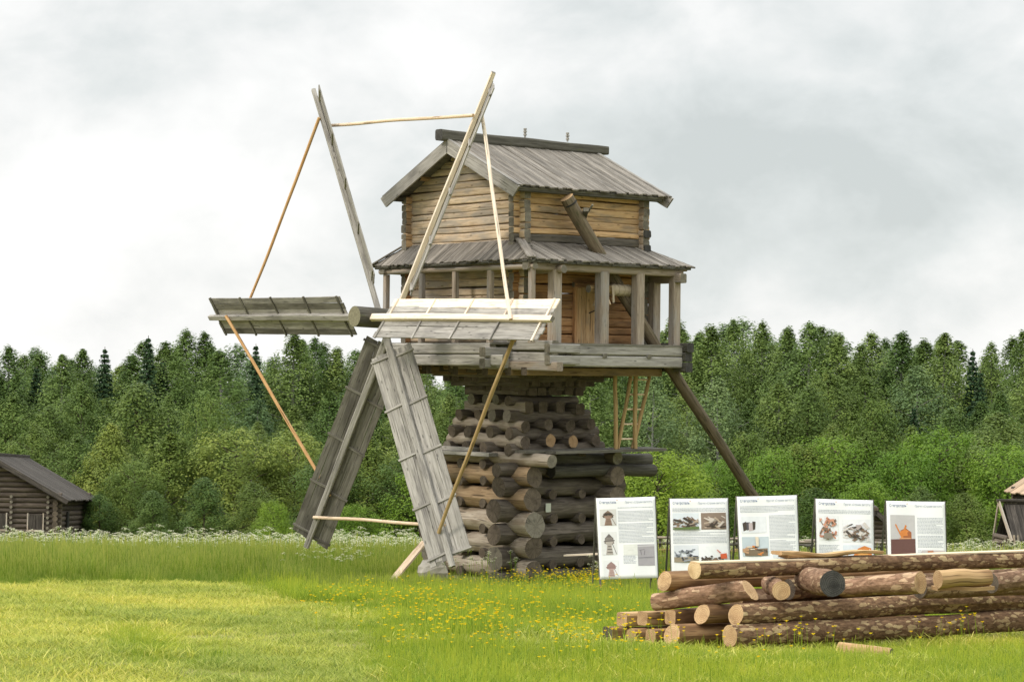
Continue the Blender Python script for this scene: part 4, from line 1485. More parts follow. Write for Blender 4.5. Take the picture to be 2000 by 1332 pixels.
bk_p = at(94, 1058, 84)
gz = ground_z(bk_p.x, bk_p.y)
b = MB()
b.timber((bk_p.x, bk_p.y, gz + .38), (bk_p.x, bk_p.y, gz + .75), .28, shape='round', taper=1.25)
tag(b.build('white_bucket', [WHITE]), 'white bucket on a stump standing among the flowers before the house', 'bucket')
b = MB()
b.timber((bk_p.x, bk_p.y, gz - .1), (bk_p.x, bk_p.y, gz + .38), .3, shape='round')
tag(b.build('tree_stump', [TRUNKB, GREY_END]), 'low stump under the white bucket before the house', 'stump')

BC = Vector(at(2040, 1062, 92))
barn, _q = log_house('log_barn', Vector((BC.x + 4.7, BC.y + 1.2, BC.z)), R(12), 3.9, 4.5, 2.05, 1.15, 'log barn with a light tan plank roof at the right edge', HOUSEW, LIGHTR, over=.45, cat='barn')
# steep boarded shed in front of it
SH = Vector(at(1967, 1080, 88))
shed = thing('boarded_shed', SH, 'low dark shed with a steep board roof before the log barn', 'shed')
ex, ey = Vector((1, .12, 0)).normalized(), Vector((-.12, 1, 0)).normalized()


def S(a, d, z):
    return SH + ex * a + ey * d + UP * z


b = MB()
z = -.9
while z < .62:
    b.timber(S(-.1, 0, z), S(3.0, 0, z), .2, shape='round', jit=.03, seg=6)
    b.timber(S(0, -.15, z + .1), S(0, 1.5, z + .1), .2, shape='round', jit=.03, seg=4)
    b.timber(S(-.1, 1.4, z), S(3.0, 1.4, z), .2, shape='round', jit=.03, seg=6)
    z += .2
b.build('wall', [HOUSEW, DARK_END], shed)
reparent(plank_slope('roof', S(.12, -.35, .52), S(3.2, -.35, .52), S(-.05, .7, 1.9), S(3.2, .7, 1.9), .22, [HOUSER], th=.04), shed)
reparent(plank_slope('roof', S(3.2, 1.75, .52), S(.12, 1.75, .52), S(3.2, .7, 2.0), S(-.05, .7, 2.0), .22, [HOUSER], th=.04), shed)
b = MB()
b.timber(S(-.2, .7, 2.06), S(3.2, .7, 2.06), .16, .1, shape='hewn', tint=.2)
b.build('ridge_log', [HOUSER, DARK_END], shed)
b = MB()
b.timber(S(.05, -.4, .5), S(-.12, .7, 2.02), .05, .16, up=UP, shape='plank', tint=.9)
b.timber(S(.05, 1.8, .5), S(-.12, .7, 2.02), .05, .16, up=UP, shape='plank', tint=.6)
b.build('bargeboard', [POSTW, GREY_END], shed)
b = MB()
for a, d in ((.25, -.45), (.4, -.5), (1.7, -.45)):
    b.timber(S(a, d, -.9), S(a - .1, d + .1, .75), .09, shape='round', jit=.05)
b.build('prop', [POSTW, GREY_END], shed)
# small hut glimpsed between the last two posters
GC = Vector(at(1752, 1072, 96))
GC.z = ground_z(GC.x, GC.y) + .6
hut, _q = log_house('log_hut', GC, R(-4), 1.9, 2.4, 1.0, .9, 'small dark log hut glimpsed between the last two posters', HOUSEW, HOUSER, over=.3, course=.2, cat='hut')


# ------------------------------------------------------------------ trees
L_BIRCH = leaf('birch_leaves', (0.058, 0.100, 0.026), (0.142, 0.215, 0.050), (0.240, 0.320, 0.085), .36)
L_ASPEN = leaf('aspen_leaves', (0.052, 0.094, 0.038), (0.130, 0.205, 0.074), (0.210, 0.285, 0.112), .34)
L_ALDER = leaf('alder_leaves', (0.050, 0.082, 0.020), (0.118, 0.185, 0.040), (0.200, 0.265, 0.060), .34)
L_WILLOW = leaf('willow_leaves', (0.075, 0.140, 0.014), (0.165, 0.270, 0.026), (0.260, 0.360, 0.050), .4)
L_OLIVE = leaf('olive_leaves', (0.085, 0.120, 0.022), (0.165, 0.232, 0.045), (0.290, 0.335, 0.070), .38)
L_SPRUCE = leaf('spruce_needles', (0.014, 0.036, 0.017), (0.028, 0.063, 0.025), (0.056, 0.105, 0.039), .12)


def leaf_mesh(name, pos, nrm, size, tint, mat, aspect=.6, seed=0):
    """many small leaf faces in one mesh"""
    g = np.random.default_rng(seed)
    n = len(pos)
    a = g.normal(size=(n, 3))
    a -= nrm * (a * nrm).sum(1, keepdims=True)
    a /= np.linalg.norm(a, axis=1, keepdims=True) + 1e-9
    c = np.cross(nrm, a)
    s = size[:, None]
    v = np.empty((n, 4, 3))
    v[:, 0] = pos - a * s * .5
    v[:, 1] = pos + c * s * aspect * .5
    v[:, 2] = pos + a * s * .5
    v[:, 3] = pos - c * s * aspect * .5
    me = bpy.data.meshes.new(name)
    me.vertices.add(n * 4)
    me.vertices.foreach_set('co', v.astype(np.float32).ravel())
    me.loops.add(n * 4)
    me.loops.foreach_set('vertex_index', np.arange(n * 4, dtype=np.int32))
    me.polygons.add(n)
    me.polygons.foreach_set('loop_start', np.arange(0, n * 4, 4, dtype=np.int32))
    me.polygons.foreach_set('loop_total', np.full(n, 4, dtype=np.int32))
    me.materials.append(mat)
    at_ = me.attributes.new('tint', 'FLOAT', 'POINT')
    at_.data.foreach_set('value', np.repeat(tint, 4).astype(np.float32))
    me.update()
    me.validate()
    return me


def tree_meshes(seed, H, Rm, prof, mat, bark_m, n_cl, per, lsize, cl_size, base=.1, droop=.2, lean=.02, stretch=1.2):
    """crown as leaf clumps hung on limbs, and a tapered trunk with its limbs"""
    g = np.random.default_rng(seed)
    r_ = random.Random(seed)
    cl, tb = [], MB()
    ang0 = r_.uniform(0, 6.28)
    pts = []
    k = 0
    top = np.array([r_.uniform(-lean, lean) * H, r_.uniform(-lean, lean) * H, H])
    tb_state = rng.getstate()
    for i in range(5):
        q0, q1 = i / 5, (i + 1) / 5 + .005
        tb.timber(Vector((top[0] * q0 * q0, top[1] * q0 * q0, H * .96 * q0)), Vector((top[0] * q1 * q1, top[1] * q1 * q1, H * .96 * q1)), H * .028 * (1 - q0 * .9),
                  shape='round', taper=(1 - q1 * .9) / (1 - q0 * .9), seg=2, jit=.05)
    for i in range(n_cl):
        t = base + (1 - base) * ((i + r_.random()) / n_cl) ** .92
        r = Rm * prof(t) * (1 + .17 * math.sin(t * 9 + seed) + .1 * math.sin(t * 19 + 2.3 * seed))
        a = ang0 + i * 2.39996 + r_.uniform(-.4, .4)
        rr = r * (r_.uniform(.35, 1.0) ** .6) * (1 + .2 * math.sin(2 * a + seed) + .12 * math.sin(5 * a + 2 * seed) + r_.uniform(-.12, .12))
        z = H * t
        p = np.array([math.cos(a) * rr + top[0] * t * t, math.sin(a) * rr + top[1] * t * t, z - droop * rr])
        cl.append((p, rr / (r + 1e-6), t))
        if i % 3 == 0 and rr > .25:
            zb = max(.05 * H, z - rr * (.55 + .3 * t))
            tb.timber(Vector((top[0] * t * t, top[1] * t * t, zb)), Vector(p), .05 + .012 * H * (1 - t) * .5, shape='round', taper=.3, seg=2, wob=.03)
    P_, N_, S_, T_ = [], [], [], []
    for p, rel, t in cl:
        m = int(per * r_.uniform(.6, 1.35) * (.55 + .45 * min(1, prof(t) * 1.4)))
        sz = cl_size * r_.uniform(.6, 1.4) * (.3 + .7 * min(1.0, prof(t) * 1.7))
        d = g.normal(size=(m, 3))
        d /= np.linalg.norm(d, axis=1, keepdims=True)
        rad = g.uniform(.25, 1.0, size=(m, 1)) ** .6
        off = d * rad * sz * np.array([1, 1, stretch])
        q = p + off
        q[:, 2] -= droop * .3 * (off[:, 0] ** 2 + off[:, 1] ** 2) / max(sz, .1)
        out_ = np.array([p[0], p[1], .35 * Rm])
        out_ = out_ / (np.linalg.norm(out_) + 1e-6)
        nn = d * .75 + out_ * .7 + np.array([0, 0, .5]) + g.normal(size=(m, 3)) * .3
        nn /= np.linalg.norm(nn, axis=1, keepdims=True)
        P_.append(q)
        N_.append(nn)
        S_.append(lsize * g.uniform(.65, 1.35, m))
        ct = r_.uniform(.25, .75)
        T_.append(np.clip(ct + g.normal(size=m) * .09, 0, 1))
    P_, N_, S_, T_ = np.concatenate(P_), np.concatenate(N_), np.concatenate(S_), np.concatenate(T_)
    keep = P_[:, 2] > .02
    crown = leaf_mesh('crown', P_[keep], N_[keep], S_[keep], T_[keep], mat, seed=seed)
    tr = tb.build('trunk', [bark_m, bark_m], origin=Vector((0, 0, 0)))
    trunk = tr.data
    bpy.data.objects.remove(tr)
    return crown, trunk


def spruce_meshes(seed, H, Rm):
    g = np.random.default_rng(seed)
    r_ = random.Random(seed)
    P_, N_, S_, T_ = [], [], [], []
    tb = MB()
    tb.timber(Vector((0, 0, -.2)), Vector((0, 0, H)), H * .03, shape='round', taper=.1, seg=6)
    z = H * .04
    while z < H * .985:
        t = z / H
        r = Rm * (1 - t) ** .8 * r_.uniform(.8, 1.12) + .08
        nb = max(4, int(11 * (1 - t) + 5))
        a0 = r_.uniform(0, 6.28)
        for k in range(nb):
            a = a0 + 6.283 * k / nb + r_.uniform(-.25, .25)
            L = r * r_.uniform(.75, 1.1)
            m = int(20 + 95 * L / Rm)
            s = g.uniform(0.05, 1, m) ** .7
            side_ = g.normal(size=m) * .16 * L * (1 - s * .6)
            x = np.cos(a) * L * s - np.sin(a) * side_
            y = np.sin(a) * L * s + np.cos(a) * side_
            zz = z - .32 * L * s ** 1.3 + .12 * L * s ** 3 - np.abs(g.normal(size=m)) * .16 * (1 - .4 * t)
            P_.append(np.stack([x, y, zz], 1))
            nn = np.stack([np.cos(a) * .5 + g.normal(size=m) * .4, np.sin(a) * .5 + g.normal(size=m) * .4, .7 + g.normal(size=m) * .4], 1)
            N_.append(nn / np.linalg.norm(nn, axis=1, keepdims=True))
            S_.append(.2 * g.uniform(.7, 1.4, m))
            T_.append(np.clip(.25 + .5 * s + g.normal(size=m) * .12, 0, 1))
        z += H * .022 + .05
    P_, N_, S_, T_ = (np.concatenate(q) for q in (P_, N_, S_, T_))
    k = P_[:, 2] > .05
    crown = leaf_mesh('crown', P_[k], N_[k], S_[k], T_[k], L_SPRUCE, .45, seed)
    tr = tb.build('trunk', [TRUNKB, TRUNKB], origin=Vector((0, 0, 0)))
    trunk = tr.data
    bpy.data.objects.remove(tr)
    return crown, trunk


def p_birch(t):
    return min(1.0, (max(0, 1 - t) * 2.1) ** .9 + .015) * (.55 + .45 * min(1, t * 3.0))


def p_dome(t):
    return max(.05, math.sqrt(max(0, 1 - (max(0, t - .35) / .66) ** 2))) * (.72 + .28 * min(1, t * 3))


def p_oval(t):
    return max(.04, math.sin(math.pi * min(1, (t + .12) / 1.12)) ** .75)


PROTO = {'birch_tree': [], 'aspen_tree': [], 'alder_tree': [], 'willow_bush': [], 'olive_bush': [], 'spruce_tree': []}
for s_ in range(8):
    PROTO['birch_tree'].append((12.0, tree_meshes(100 + s_, 12.0, 1.75 + .11 * s_, p_birch, L_BIRCH, BIRCHBARK, 150, 140, .135, .66, .08, .3)))
for s_ in range(3):
    PROTO['aspen_tree'].append((10.0, tree_meshes(200 + s_, 10.0, 1.9, p_oval, L_ASPEN, BIRCHBARK, 105, 150, .135, .68, .1, .12)))
    PROTO['alder_tree'].append((8.0, tree_meshes(300 + s_, 8.0, 2.0, p_oval, L_ALDER, TRUNKB, 110, 150, .13, .66, .05, .12)))
    PROTO['willow_bush'].append((5.0, tree_meshes(400 + s_, 5.0, 2.5, p_dome, L_WILLOW, TRUNKB, 130, 140, .115, .55, .04, .1)))
    PROTO['olive_bush'].append((6.5, tree_meshes(500 + s_, 6.5, 2.1, p_birch if s_ == 1 else p_dome, L_OLIVE, TRUNKB, 125, 145, .12, .58, .04, .12)))
    PROTO['spruce_tree'].append((12.0, spruce_meshes(600 + s_, 12.0, 2.0)))

TREES = []


def tree(kind, px, ytop, Y, wide=1.0):
    """a tree whose top stands at (px, ytop) of the photograph, Y metres away"""
    p = at(px, ytop, Y)
    gz_ = ground_z(p.x, Y)
    h = p.z - gz_
    H0, (cm, tm) = rt.choice(PROTO[kind])
    TREES.append((kind, px, Y, ytop))
    root = bpy.data.objects.new(kind, None)
    root.empty_display_size = .3
    COL.objects.link(root)
    root.location = (p.x, Y, gz_ - .1)
    root.rotation_euler = (0, 0, rt.uniform(0, 6.28))
    k = h / H0
    kw = wide * (.55 * k + .45)
    root.scale = (kw, kw, k)
    for nm, me in (('crown', cm), ('trunk', tm)):
        o = bpy.data.objects.new(nm, me)
        COL.objects.link(o)
        o.parent = root
    root['_px'] = px
    root['_row'] = 0
    return root


rt = random.Random(21)
SKY_L = [(-30, 690), (0, 690), (50, 668), (100, 680), (150, 688), (200, 676), (250, 700), (300, 650), (345, 642), (400, 650), (440, 660), (480, 655), (520, 690), (560, 655), (600, 648), (650, 682), (700, 662),
         (760, 690), (850, 720), (950, 700), (1050, 690), (1150, 660), (1250, 640), (1310, 620), (1370, 640), (1410, 622), (1480, 622), (1540, 632), (1595, 606), (1650, 640), (1668, 668), (1705, 628), (1760, 640), (1830, 642), (1880, 662), (1930, 660), (1985, 636), (2040, 640)]


def sky_y(px):
    for (a, ya), (c, yc) in zip(SKY_L, SKY_L[1:]):
        if a <= px <= c:
            return ya + (yc - ya) * (px - a) / (c - a)
    return 670


rows = {'skyline': [], 'middle': [], 'front': [], 'far': []}
px = -230
while px < 2240:                                        # far row behind everything
    rows['far'].append(tree(rt.choice(['birch_tree', 'birch_tree', 'aspen_tree']), px + rt.uniform(-12, 12), sky_y(px) + rt.uniform(2, 40), rt.uniform(152, 164), rt.uniform(1.2, 1.7)))
    px += rt.uniform(28, 48)
px = -150
while px < 2160:                                        # the skyline row
    near_spruce = min(abs(px - q) for q in (290, 205, 500, 1900)) < 24
    if not near_spruce:
        kind = 'aspen_tree' if (470 < px < 640 and rt.random() < .6) or rt.random() < .15 else 'birch_tree'
        rows['skyline'].append(tree(kind, px, sky_y(px) + rt.uniform(-8, 26), rt.uniform(137, 148), rt.uniform(1.0, 1.6)))
    px += rt.uniform(30, 58)
for q, y, Y in ((290, 652, 136), (205, 674, 139), (262, 742, 134), (318, 700, 137), (500, 668, 142), (1900, 678, 138), (1785, 790, 131), (1915, 720, 133), (72, 712, 140)):
    rows['skyline'].append(tree('spruce_tree', q, y, Y, rt.uniform(.95, 1.25)))
px = -40
while px < 2060:                                        # the middle storey
    if px < 560:
        y = rt.uniform(730, 800)
        kind = rt.choice(['alder_tree', 'alder_tree', 'birch_tree'])
        if 440 < px < 560:
            kind = rt.choice(['aspen_tree', 'aspen_tree', 'birch_tree'])
    elif px < 1150:
        y, kind = rt.uniform(735, 800), rt.choice(['birch_tree', 'alder_tree', 'aspen_tree'])
    else:
        y, kind = rt.uniform(700, 800), rt.choice(['birch_tree', 'birch_tree', 'aspen_tree', 'alder_tree'])
    rows['middle'].append(tree(kind, px, y, rt.uniform(125, 134), rt.uniform(1.0, 1.45)))
    px += rt.uniform(46, 72)
px = -40
while px < 2060:                                        # darker lower storey
    rows['middle'].append(tree(rt.choice(['alder_tree', 'birch_tree']), px, rt.uniform(820, 900), rt.uniform(119, 124), rt.uniform(.9, 1.2)))
    px += rt.uniform(60, 95)
FRONT = [('alder_tree', -10, 880, 116, 1), ('alder_tree', 70, 830, 118, 1.1), ('alder_tree', 150, 850, 116, 1.1), ('olive_bush', 215, 828, 114, 1.1), ('olive_bush', 262, 900, 110, 1.0), ('olive_bush', 330, 846, 113, 1.35),
         ('olive_bush', 408, 778, 116, .8), ('olive_bush', 460, 838, 112, 1.4), ('alder_tree', 400, 930, 107, 1.0), ('alder_tree', 300, 955, 107, 1.0), ('alder_tree', 500, 940, 106, 1.0), ('willow_bush', 535, 978, 103, .62), ('alder_tree', 195, 960, 108, .9),
         ('olive_bush', 575, 845, 114, 1.2), ('alder_tree', 640, 880, 110, 1.2), ('willow_bush', 690, 985, 104, .8), ('olive_bush', 720, 850, 112, 1.3), ('alder_tree', 800, 880, 110, 1.3), ('willow_bush', 870, 900, 108, 1.2),
         ('alder_tree', 950, 900, 110, 1.2), ('alder_tree', 1050, 890, 112, 1.2), ('willow_bush', 1150, 900, 110, 1.2),
         ('willow_bush', 1285, 880, 106, 1.2), ('willow_bush', 1225, 920, 108, 1.0), ('willow_bush', 1345, 915, 110, .9), ('willow_bush', 1400, 900, 112, .9), ('olive_bush', 1462, 845, 114, .95), ('willow_bush', 1515, 880, 111, 1.0),
         ('olive_bush', 1570, 868, 112, 1.0), ('willow_bush', 1630, 856, 113, 1.25), ('olive_bush', 1710, 785, 116, .95), ('alder_tree', 1690, 850, 114, 1.1), ('willow_bush', 1770, 880, 110, 1.0), ('willow_bush', 1832, 842, 114, 1.25),
         ('alder_tree', 1900, 870, 112, 1.1), ('alder_tree', 1945, 805, 118, 1.4), ('willow_bush', 1970, 872, 108, 1.1), ('alder_tree', 2020, 860, 114, 1.2), ('alder_tree', 1480, 960, 106, 1.1), ('alder_tree', 1600, 950, 106, 1.2),
         ('willow_bush', 1700, 940, 106, 1.0), ('alder_tree', 1800, 950, 105, 1.1), ('alder_tree', 1890, 960, 105, 1.0), ('alder_tree', 1380, 960, 106, 1.0)]
for kind, px, y, Y, wd in FRONT:
    rows['front'].append(tree(kind, px, y, Y, wd))

ORD = ['first', 'second', 'third', 'fourth', 'fifth', 'sixth', 'seventh', 'eighth', 'ninth', 'tenth', 'eleventh', 'twelfth', 'thirteenth', 'fourteenth', 'fifteenth', 'sixteenth',
       'seventeenth', 'eighteenth', 'nineteenth', 'twentieth']


def ordinal(i):
    if i < 20:
        return ORD[i]
    tens = ['twenty', 'thirty', 'forty', 'fifty', 'sixty', 'seventy'][i // 10 - 2] if i % 10 != 9 else ['twenty', 'thirty', 'forty', 'fifty', 'sixty', 'seventy'][i // 10 - 2]
    n_ = i + 1
    tens = ['twenty', 'thirty', 'forty', 'fifty', 'sixty', 'seventy'][n_ // 10 - 2]
    return tens + '-' + ORD[n_ % 10 - 1] if n_ % 10 else {20: 'twentieth', 30: 'thirtieth', 40: 'fortieth', 50: 'fiftieth', 60: 'sixtieth'}[n_]


LOOK = {'birch_tree': ('slender pale green birch', 'tree'), 'aspen_tree': ('bluish green aspen', 'tree'), 'alder_tree': ('dark green rounded alder', 'tree'),
        'willow_bush': ('bright green bushy willow', 'bush'), 'olive_bush': ('yellowish olive bush', 'bush'), 'spruce_tree': ('dark pointed spruce', 'tree')}
WHERE = {'skyline': 'on the forest skyline', 'middle': "in the forest's middle storey", 'front': "at the forest's meadow edge", 'far': "in the forest's rearmost row"}
for rname, lst in rows.items():
    for kind in LOOK:
        same = sorted([o for o in lst if o.name.split('.')[0] == kind], key=lambda o: o['_px'])
        for i, o in enumerate(same):
            look, cat = LOOK[kind]
            tag(o, f"{look} {WHERE[rname]}, {ordinal(i)} from the left", cat, 'trees and bushes of the forest edge')
for lst in rows.values():
    for o in lst:
        del o['_px']
        del o['_row']


# ------------------------------------------------------------------ grass and flowers
def clump_mesh(name, seed, n, rad, h0, h1, wid, lean, mat, stalk=0.0, tint0=.2, tint1=.8):
    """a tuft of bent blades, some with a seed head"""
    g = np.random.default_rng(seed)
    v, f, ti = [], [], []
    for i in range(n):
        a, r = g.uniform(0, 6.28), rad * math.sqrt(g.uniform())
        x, y = math.cos(a) * r, math.sin(a) * r
        h = g.uniform(h0, h1)
        b_ = g.uniform(0, 6.28)
        ln = lean * g.uniform(.3, 1.3) * h
        wx, wy = -math.sin(b_) * wid * .5, math.cos(b_) * wid * .5
        t = g.uniform(tint0, tint1)
        o = len(v)
        for q, ww in ((0, 1), (.45, .9), (.8, .55), (1, .05)):
            cx, cy, cz = x + math.cos(b_) * ln * q ** 1.8, y + math.sin(b_) * ln * q ** 1.8, h * (q - .12 * lean * q ** 2)
            v.append((cx - wx * ww, cy - wy * ww, cz))
            v.append((cx + wx * ww, cy + wy * ww, cz))
            ti += [t, t]
        for q in range(3):
            f.append((o + 2 * q, o + 2 * q + 1, o + 2 * q + 3, o + 2 * q + 2))
        if g.uniform() < stalk:
            o = len(v)
            hs = h * g.uniform(1.05, 1.3)
            tx, ty = x + math.cos(b_) * ln, y + math.sin(b_) * ln
            for dx_, dy_ in ((wid * 1.0, 0), (0, wid * 1.0)):
                o = len(v)
                v += [(tx - dx_ * .3, ty - dy_ * .3, h * .6), (tx + dx_ * .3, ty + dy_ * .3, h * .6), (tx + dx_, ty + dy_, hs * .94), (tx, ty, hs), (tx - dx_, ty - dy_, hs * .94)]
                ti += [.9, .9, 1, 1, 1]
                f.append((o, o + 1, o + 2, o + 3, o + 4))
    me = bpy.data.meshes.new(name)
    me.from_pydata(v, [], f)
    me.materials.append(mat)
    at_ = me.attributes.new('tint', 'FLOAT', 'POINT')
    at_.data.foreach_set('value', ti)
    return me


def scatter(name, pts, meshes, label, cat):
    """one object of uncountable growth: tufts set on the listed points (x, y, z, size, shade)"""
    P_ = np.array(pts, dtype=np.float32)
    n = len(P_)
    me = bpy.data.meshes.new(name)
    me.vertices.add(n)
    me.vertices.foreach_set('co', P_[:, :3].ravel())
    g = np.random.default_rng(len(name))
    for an, vals, typ in (('size', P_[:, 3], 'FLOAT'), ('shade', P_[:, 4], 'FLOAT'), ('turn', g.uniform(0, 6.28, n), 'FLOAT'), ('pick', g.integers(0, len(meshes), n), 'INT')):
        a = me.attributes.new(an, typ, 'POINT')
        a.data.foreach_set('value', vals.astype(np.float32 if typ == 'FLOAT' else np.int32))
    o = bpy.data.objects.new(name, me)
    COL.objects.link(o)
    coll = bpy.data.collections.new(name + '_tufts')
    for i, m in enumerate(meshes):
        po = bpy.data.objects.new(f'{name}_tuft', m)
        coll.objects.link(po)
    ng = bpy.data.node_groups.new(name + '_scatter', 'GeometryNodeTree')
    ng.interface.new_socket('Geometry', in_out='INPUT', socket_type='NodeSocketGeometry')
    ng.interface.new_socket('Geometry', in_out='OUTPUT', socket_type='NodeSocketGeometry')
    N_ = ng.nodes
    gi, go = N_.new('NodeGroupInput'), N_.new('NodeGroupOutput')
    iop = N_.new('GeometryNodeInstanceOnPoints')
    ci = N_.new('GeometryNodeCollectionInfo')
    ci.inputs['Collection'].default_value = coll
    ci.inputs['Separate Children'].default_value = True
    ci.inputs['Reset Children'].default_value = True

    def attr(nm, typ):
        nd = N_.new('GeometryNodeInputNamedAttribute')
        nd.data_type = typ
        nd.inputs[0].default_value = nm
        return [s for s in nd.outputs if s.enabled][0]
    cx = N_.new('ShaderNodeCombineXYZ')
    ng.links.new(attr('turn', 'FLOAT'), cx.inputs[2])
    ng.links.new(gi.outputs[0], iop.inputs['Points'])
    ng.links.new(ci.outputs[0], iop.inputs['Instance'])
    iop.inputs['Pick Instance'].default_value = True
    ng.links.new(attr('pick', 'INT'), iop.inputs['Instance Index'])
    ng.links.new(cx.outputs[0], iop.inputs['Rotation'])
    ng.links.new(attr('size', 'FLOAT'), iop.inputs['Scale'])
    ng.links.new(iop.outputs[0], go.inputs[0])
    md = o.modifiers.new('growth', 'NODES')
    md.node_group = ng
    return tag(o, label, cat, kind='stuff')


G_TALL = leaf('tall_grass_blade', (0.090, 0.165, 0.014), (0.210, 0.320, 0.026), (0.380, 0.420, 0.100), .48, True, val_var=.45)
G_MID = leaf('green_grass_blade', (0.110, 0.190, 0.012), (0.265, 0.370, 0.022), (0.420, 0.480, 0.060), .45, True, val_var=.45)
G_HAY = leaf('mown_grass_blade', (0.170, 0.220, 0.020), (0.440, 0.470, 0.055), (0.680, 0.640, 0.180), .42, True, hue_var=.05, val_var=.5)
tall_m = [clump_mesh('tall_tuft', 10 + i, 52, .3, .2, .8, .0075, .55, G_TALL, .16, .0, .8) for i in range(5)]
mid_m = [clump_mesh('mid_tuft', 30 + i, 44, .22, .08, .36, .0075, .5 + .22 * i, G_MID, .08, .0, 1.0) for i in range(5)]
mid_m.append(clump_mesh('mid_tuft', 37, 7, .2, .28, .46, .004, .6, G_MID, 1.0, .6, 1.0))
mid_m.append(clump_mesh('mid_tuft', 38, 26, .14, .06, .2, .022, .8, G_MID, 0, .0, .35))
hay_m = [clump_mesh('hay_tuft', 50 + i, 50, .2, .02, .11, .0075, 1.7, G_HAY, 0, .0, 1.0) for i in range(6)]

gr = random.Random(5)


def pnoise(x, y, s, k=0):
    return (math.sin(x * s + k) * math.cos(y * s * 1.13 + 2 * k) + .5 * math.sin(x * s * 2.3 + y * s * 1.7 + k * 3) + .25 * math.sin(x * s * 5.1 - y * s * 4.3 + k)) / 1.4


def tall_edge(px):
    """near limit of the uncut grass, as picture height"""
    e = [(-200, 1141), (0, 1141), (250, 1139), (540, 1143), (575, 1152), (600, 1164), (800, 1164), (1000, 1166), (1150, 1170), (1300, 1176), (1500, 1170), (2300, 1150)]
    for (a, ya), (c, yc) in zip(e, e[1:]):
        if a <= px <= c:
            return ya + (yc - ya) * (px - a) / (c - a) + 2.5 * math.sin(px * .05) + 1.5 * math.sin(px * .17)
    return 1150


def project(x, y, z):
    d = Vector((x, y, z)) - EYE
    w_ = d.dot(FWD)
    return 1000 + FPX * d.dot(RGT) / w_, 666 - FPX * d.dot(UPR) / w_


def zone(px, py):
    """which growth covers the meadow at a place"""
    if py < tall_edge(px) + gr.gauss(0, 2.5):
        return 'tall'
    px += gr.gauss(0, 26)
    py += gr.gauss(0, 5)
    # lush uncut right half and a green patch on the left
    lim = 620 + (py - 1165) * 1.0 + 40 * math.sin(py * .06)
    if py > 1240:
        lim = 695 + (py - 1240) * .5 + 25 * math.sin(py * .09)
    if py < 1200:
        lim = 560 + (py - 1165) * 2.0
    if px > lim:
        return 'mid'
    ex_ = ((px - 265 - 60 * math.sin(py * .05)) / 105) ** 2 + ((py - 1266) / 54) ** 2
    if ex_ < 1 and gr.random() < 1.25 - ex_:
        return 'mid'
    return 'hay'


tall_p, mid_p, hay_p = [], [], []
PA, PB = at(1424, 1242, 28.4), at(2075, 1207, 32.6)


def pile_near(x, y):
    # 2 = under the log pile, 1 = trodden grass close in front of it
    d = Vector((PB.x - PA.x, PB.y - PA.y, 0))
    L = d.length
    d.normalize()
    q = Vector((x - PA.x, y - PA.y, 0))
    s, c = q.dot(d), q.x * d.y - q.y * d.x
    left = -.25 + .75 * max(-2.4, min(0, c))
    if left < s < L + 2 and -2.6 < c < .22:
        return 2
    if left - .5 < s < L + 2 and -2.8 < c < .75:
        return 3
    if left - 1.4 < s < L + 2 and -3.2 < c < 1.9:
        return 1
    return 0


INSIDE = lambda x, y: abs((Vector((x, y, 0)) - MO).dot(MU)) < 1.5 and abs((Vector((x, y, 0)) - MO).dot(MN)) < 1.5
y = 19.5
while y < 112:
    half = y * .275 + 1.5
    step = .115 if y < 30 else (.14 if y < 40 else (.18 if y < 52 else (.27 if y < 70 else .42)))
    x = -half
    while x < half:
        xx, yy = x + gr.uniform(-.5, .5) * step, y + gr.uniform(-.5, .5) * step
        z = ground_z(xx, yy)
        qx, qy = project(xx, yy, z)
        zn = zone(qx, qy)
        nz = pnoise(xx, yy, .7)
        sh = min(1, max(0, .5 + .35 * nz + gr.uniform(-.3, .3)))
        if INSIDE(xx, yy):
            pass
        elif pile_near(xx, yy) == 2:
            pass
        elif zn == 'tall':
            near_mill = math.hypot(xx - MO.x, yy - MO.y) < 6.5 or (qx > 590 and yy < 58)
            poster_zone = yy < 50
            sc = gr.uniform(.5, 1.15) * (.6 if near_mill or poster_zone else 1.0) * (1 + .28 * nz)
            if yy > 75:
                sc *= .85
            if near_mill and yy < 57 and not (poster_zone and qx > 1120):
                sc *= .58
            elif poster_zone and qx > 1120:
                sc *= .85
            sc *= min(1.0, .5 + max(0, tall_edge(qx) - qy) / 22)
            tall_p.append((xx, yy, z, sc, sh))
        elif zn == 'mid':
            if gr.random() < .8:
                front_pile = False
                patchy = ((qx - 265) / 95) ** 2 + ((qy - 1262) / 48) ** 2
                k = .28 + .4 * max(0, 1 - patchy) if qx < 420 else 1.0
                edge = 1.0
                if 560 < qx < 900 and qy > 1180:
                    edge = min(1.0, max(.35, (qx - 600) / 260))
                mid_p.append((xx, yy, z, gr.uniform(.7, 1.2) * edge * k * (.16 if pile_near(xx, yy) == 3 else .3 if pile_near(xx, yy) else .5 if (qy > 1215 and qx > 1000) else (.75 if qy > 1200 else .95)), sh))
        if zn == 'hay' or (zn == 'mid' and gr.random() < .25):
            bare = pnoise(xx, yy, .9, 2.0)
            if bare < .45 or gr.random() < .35:
                worn = 330 < qx < 780 and qy > 1205 + 20 * math.sin(qx * .02)
                if worn and gr.random() < .35:
                    x += step
                    continue
                hay_p.append((xx, yy, z, (.75 if worn else 1.0) * gr.uniform(.6, 1.5) * (1 + .45 * pnoise(xx, yy, 2.1, 4.0)), min(1, max(0, .5 - (.4 if worn else 0) - .4 * pnoise(xx, yy, .5, 1.0) + gr.uniform(-.35, .35)))))
        x += step
    y += step
scatter('tall_grass', tall_p, tall_m, 'uncut tall green meadow grass round the mill and out to the forest', 'grass')
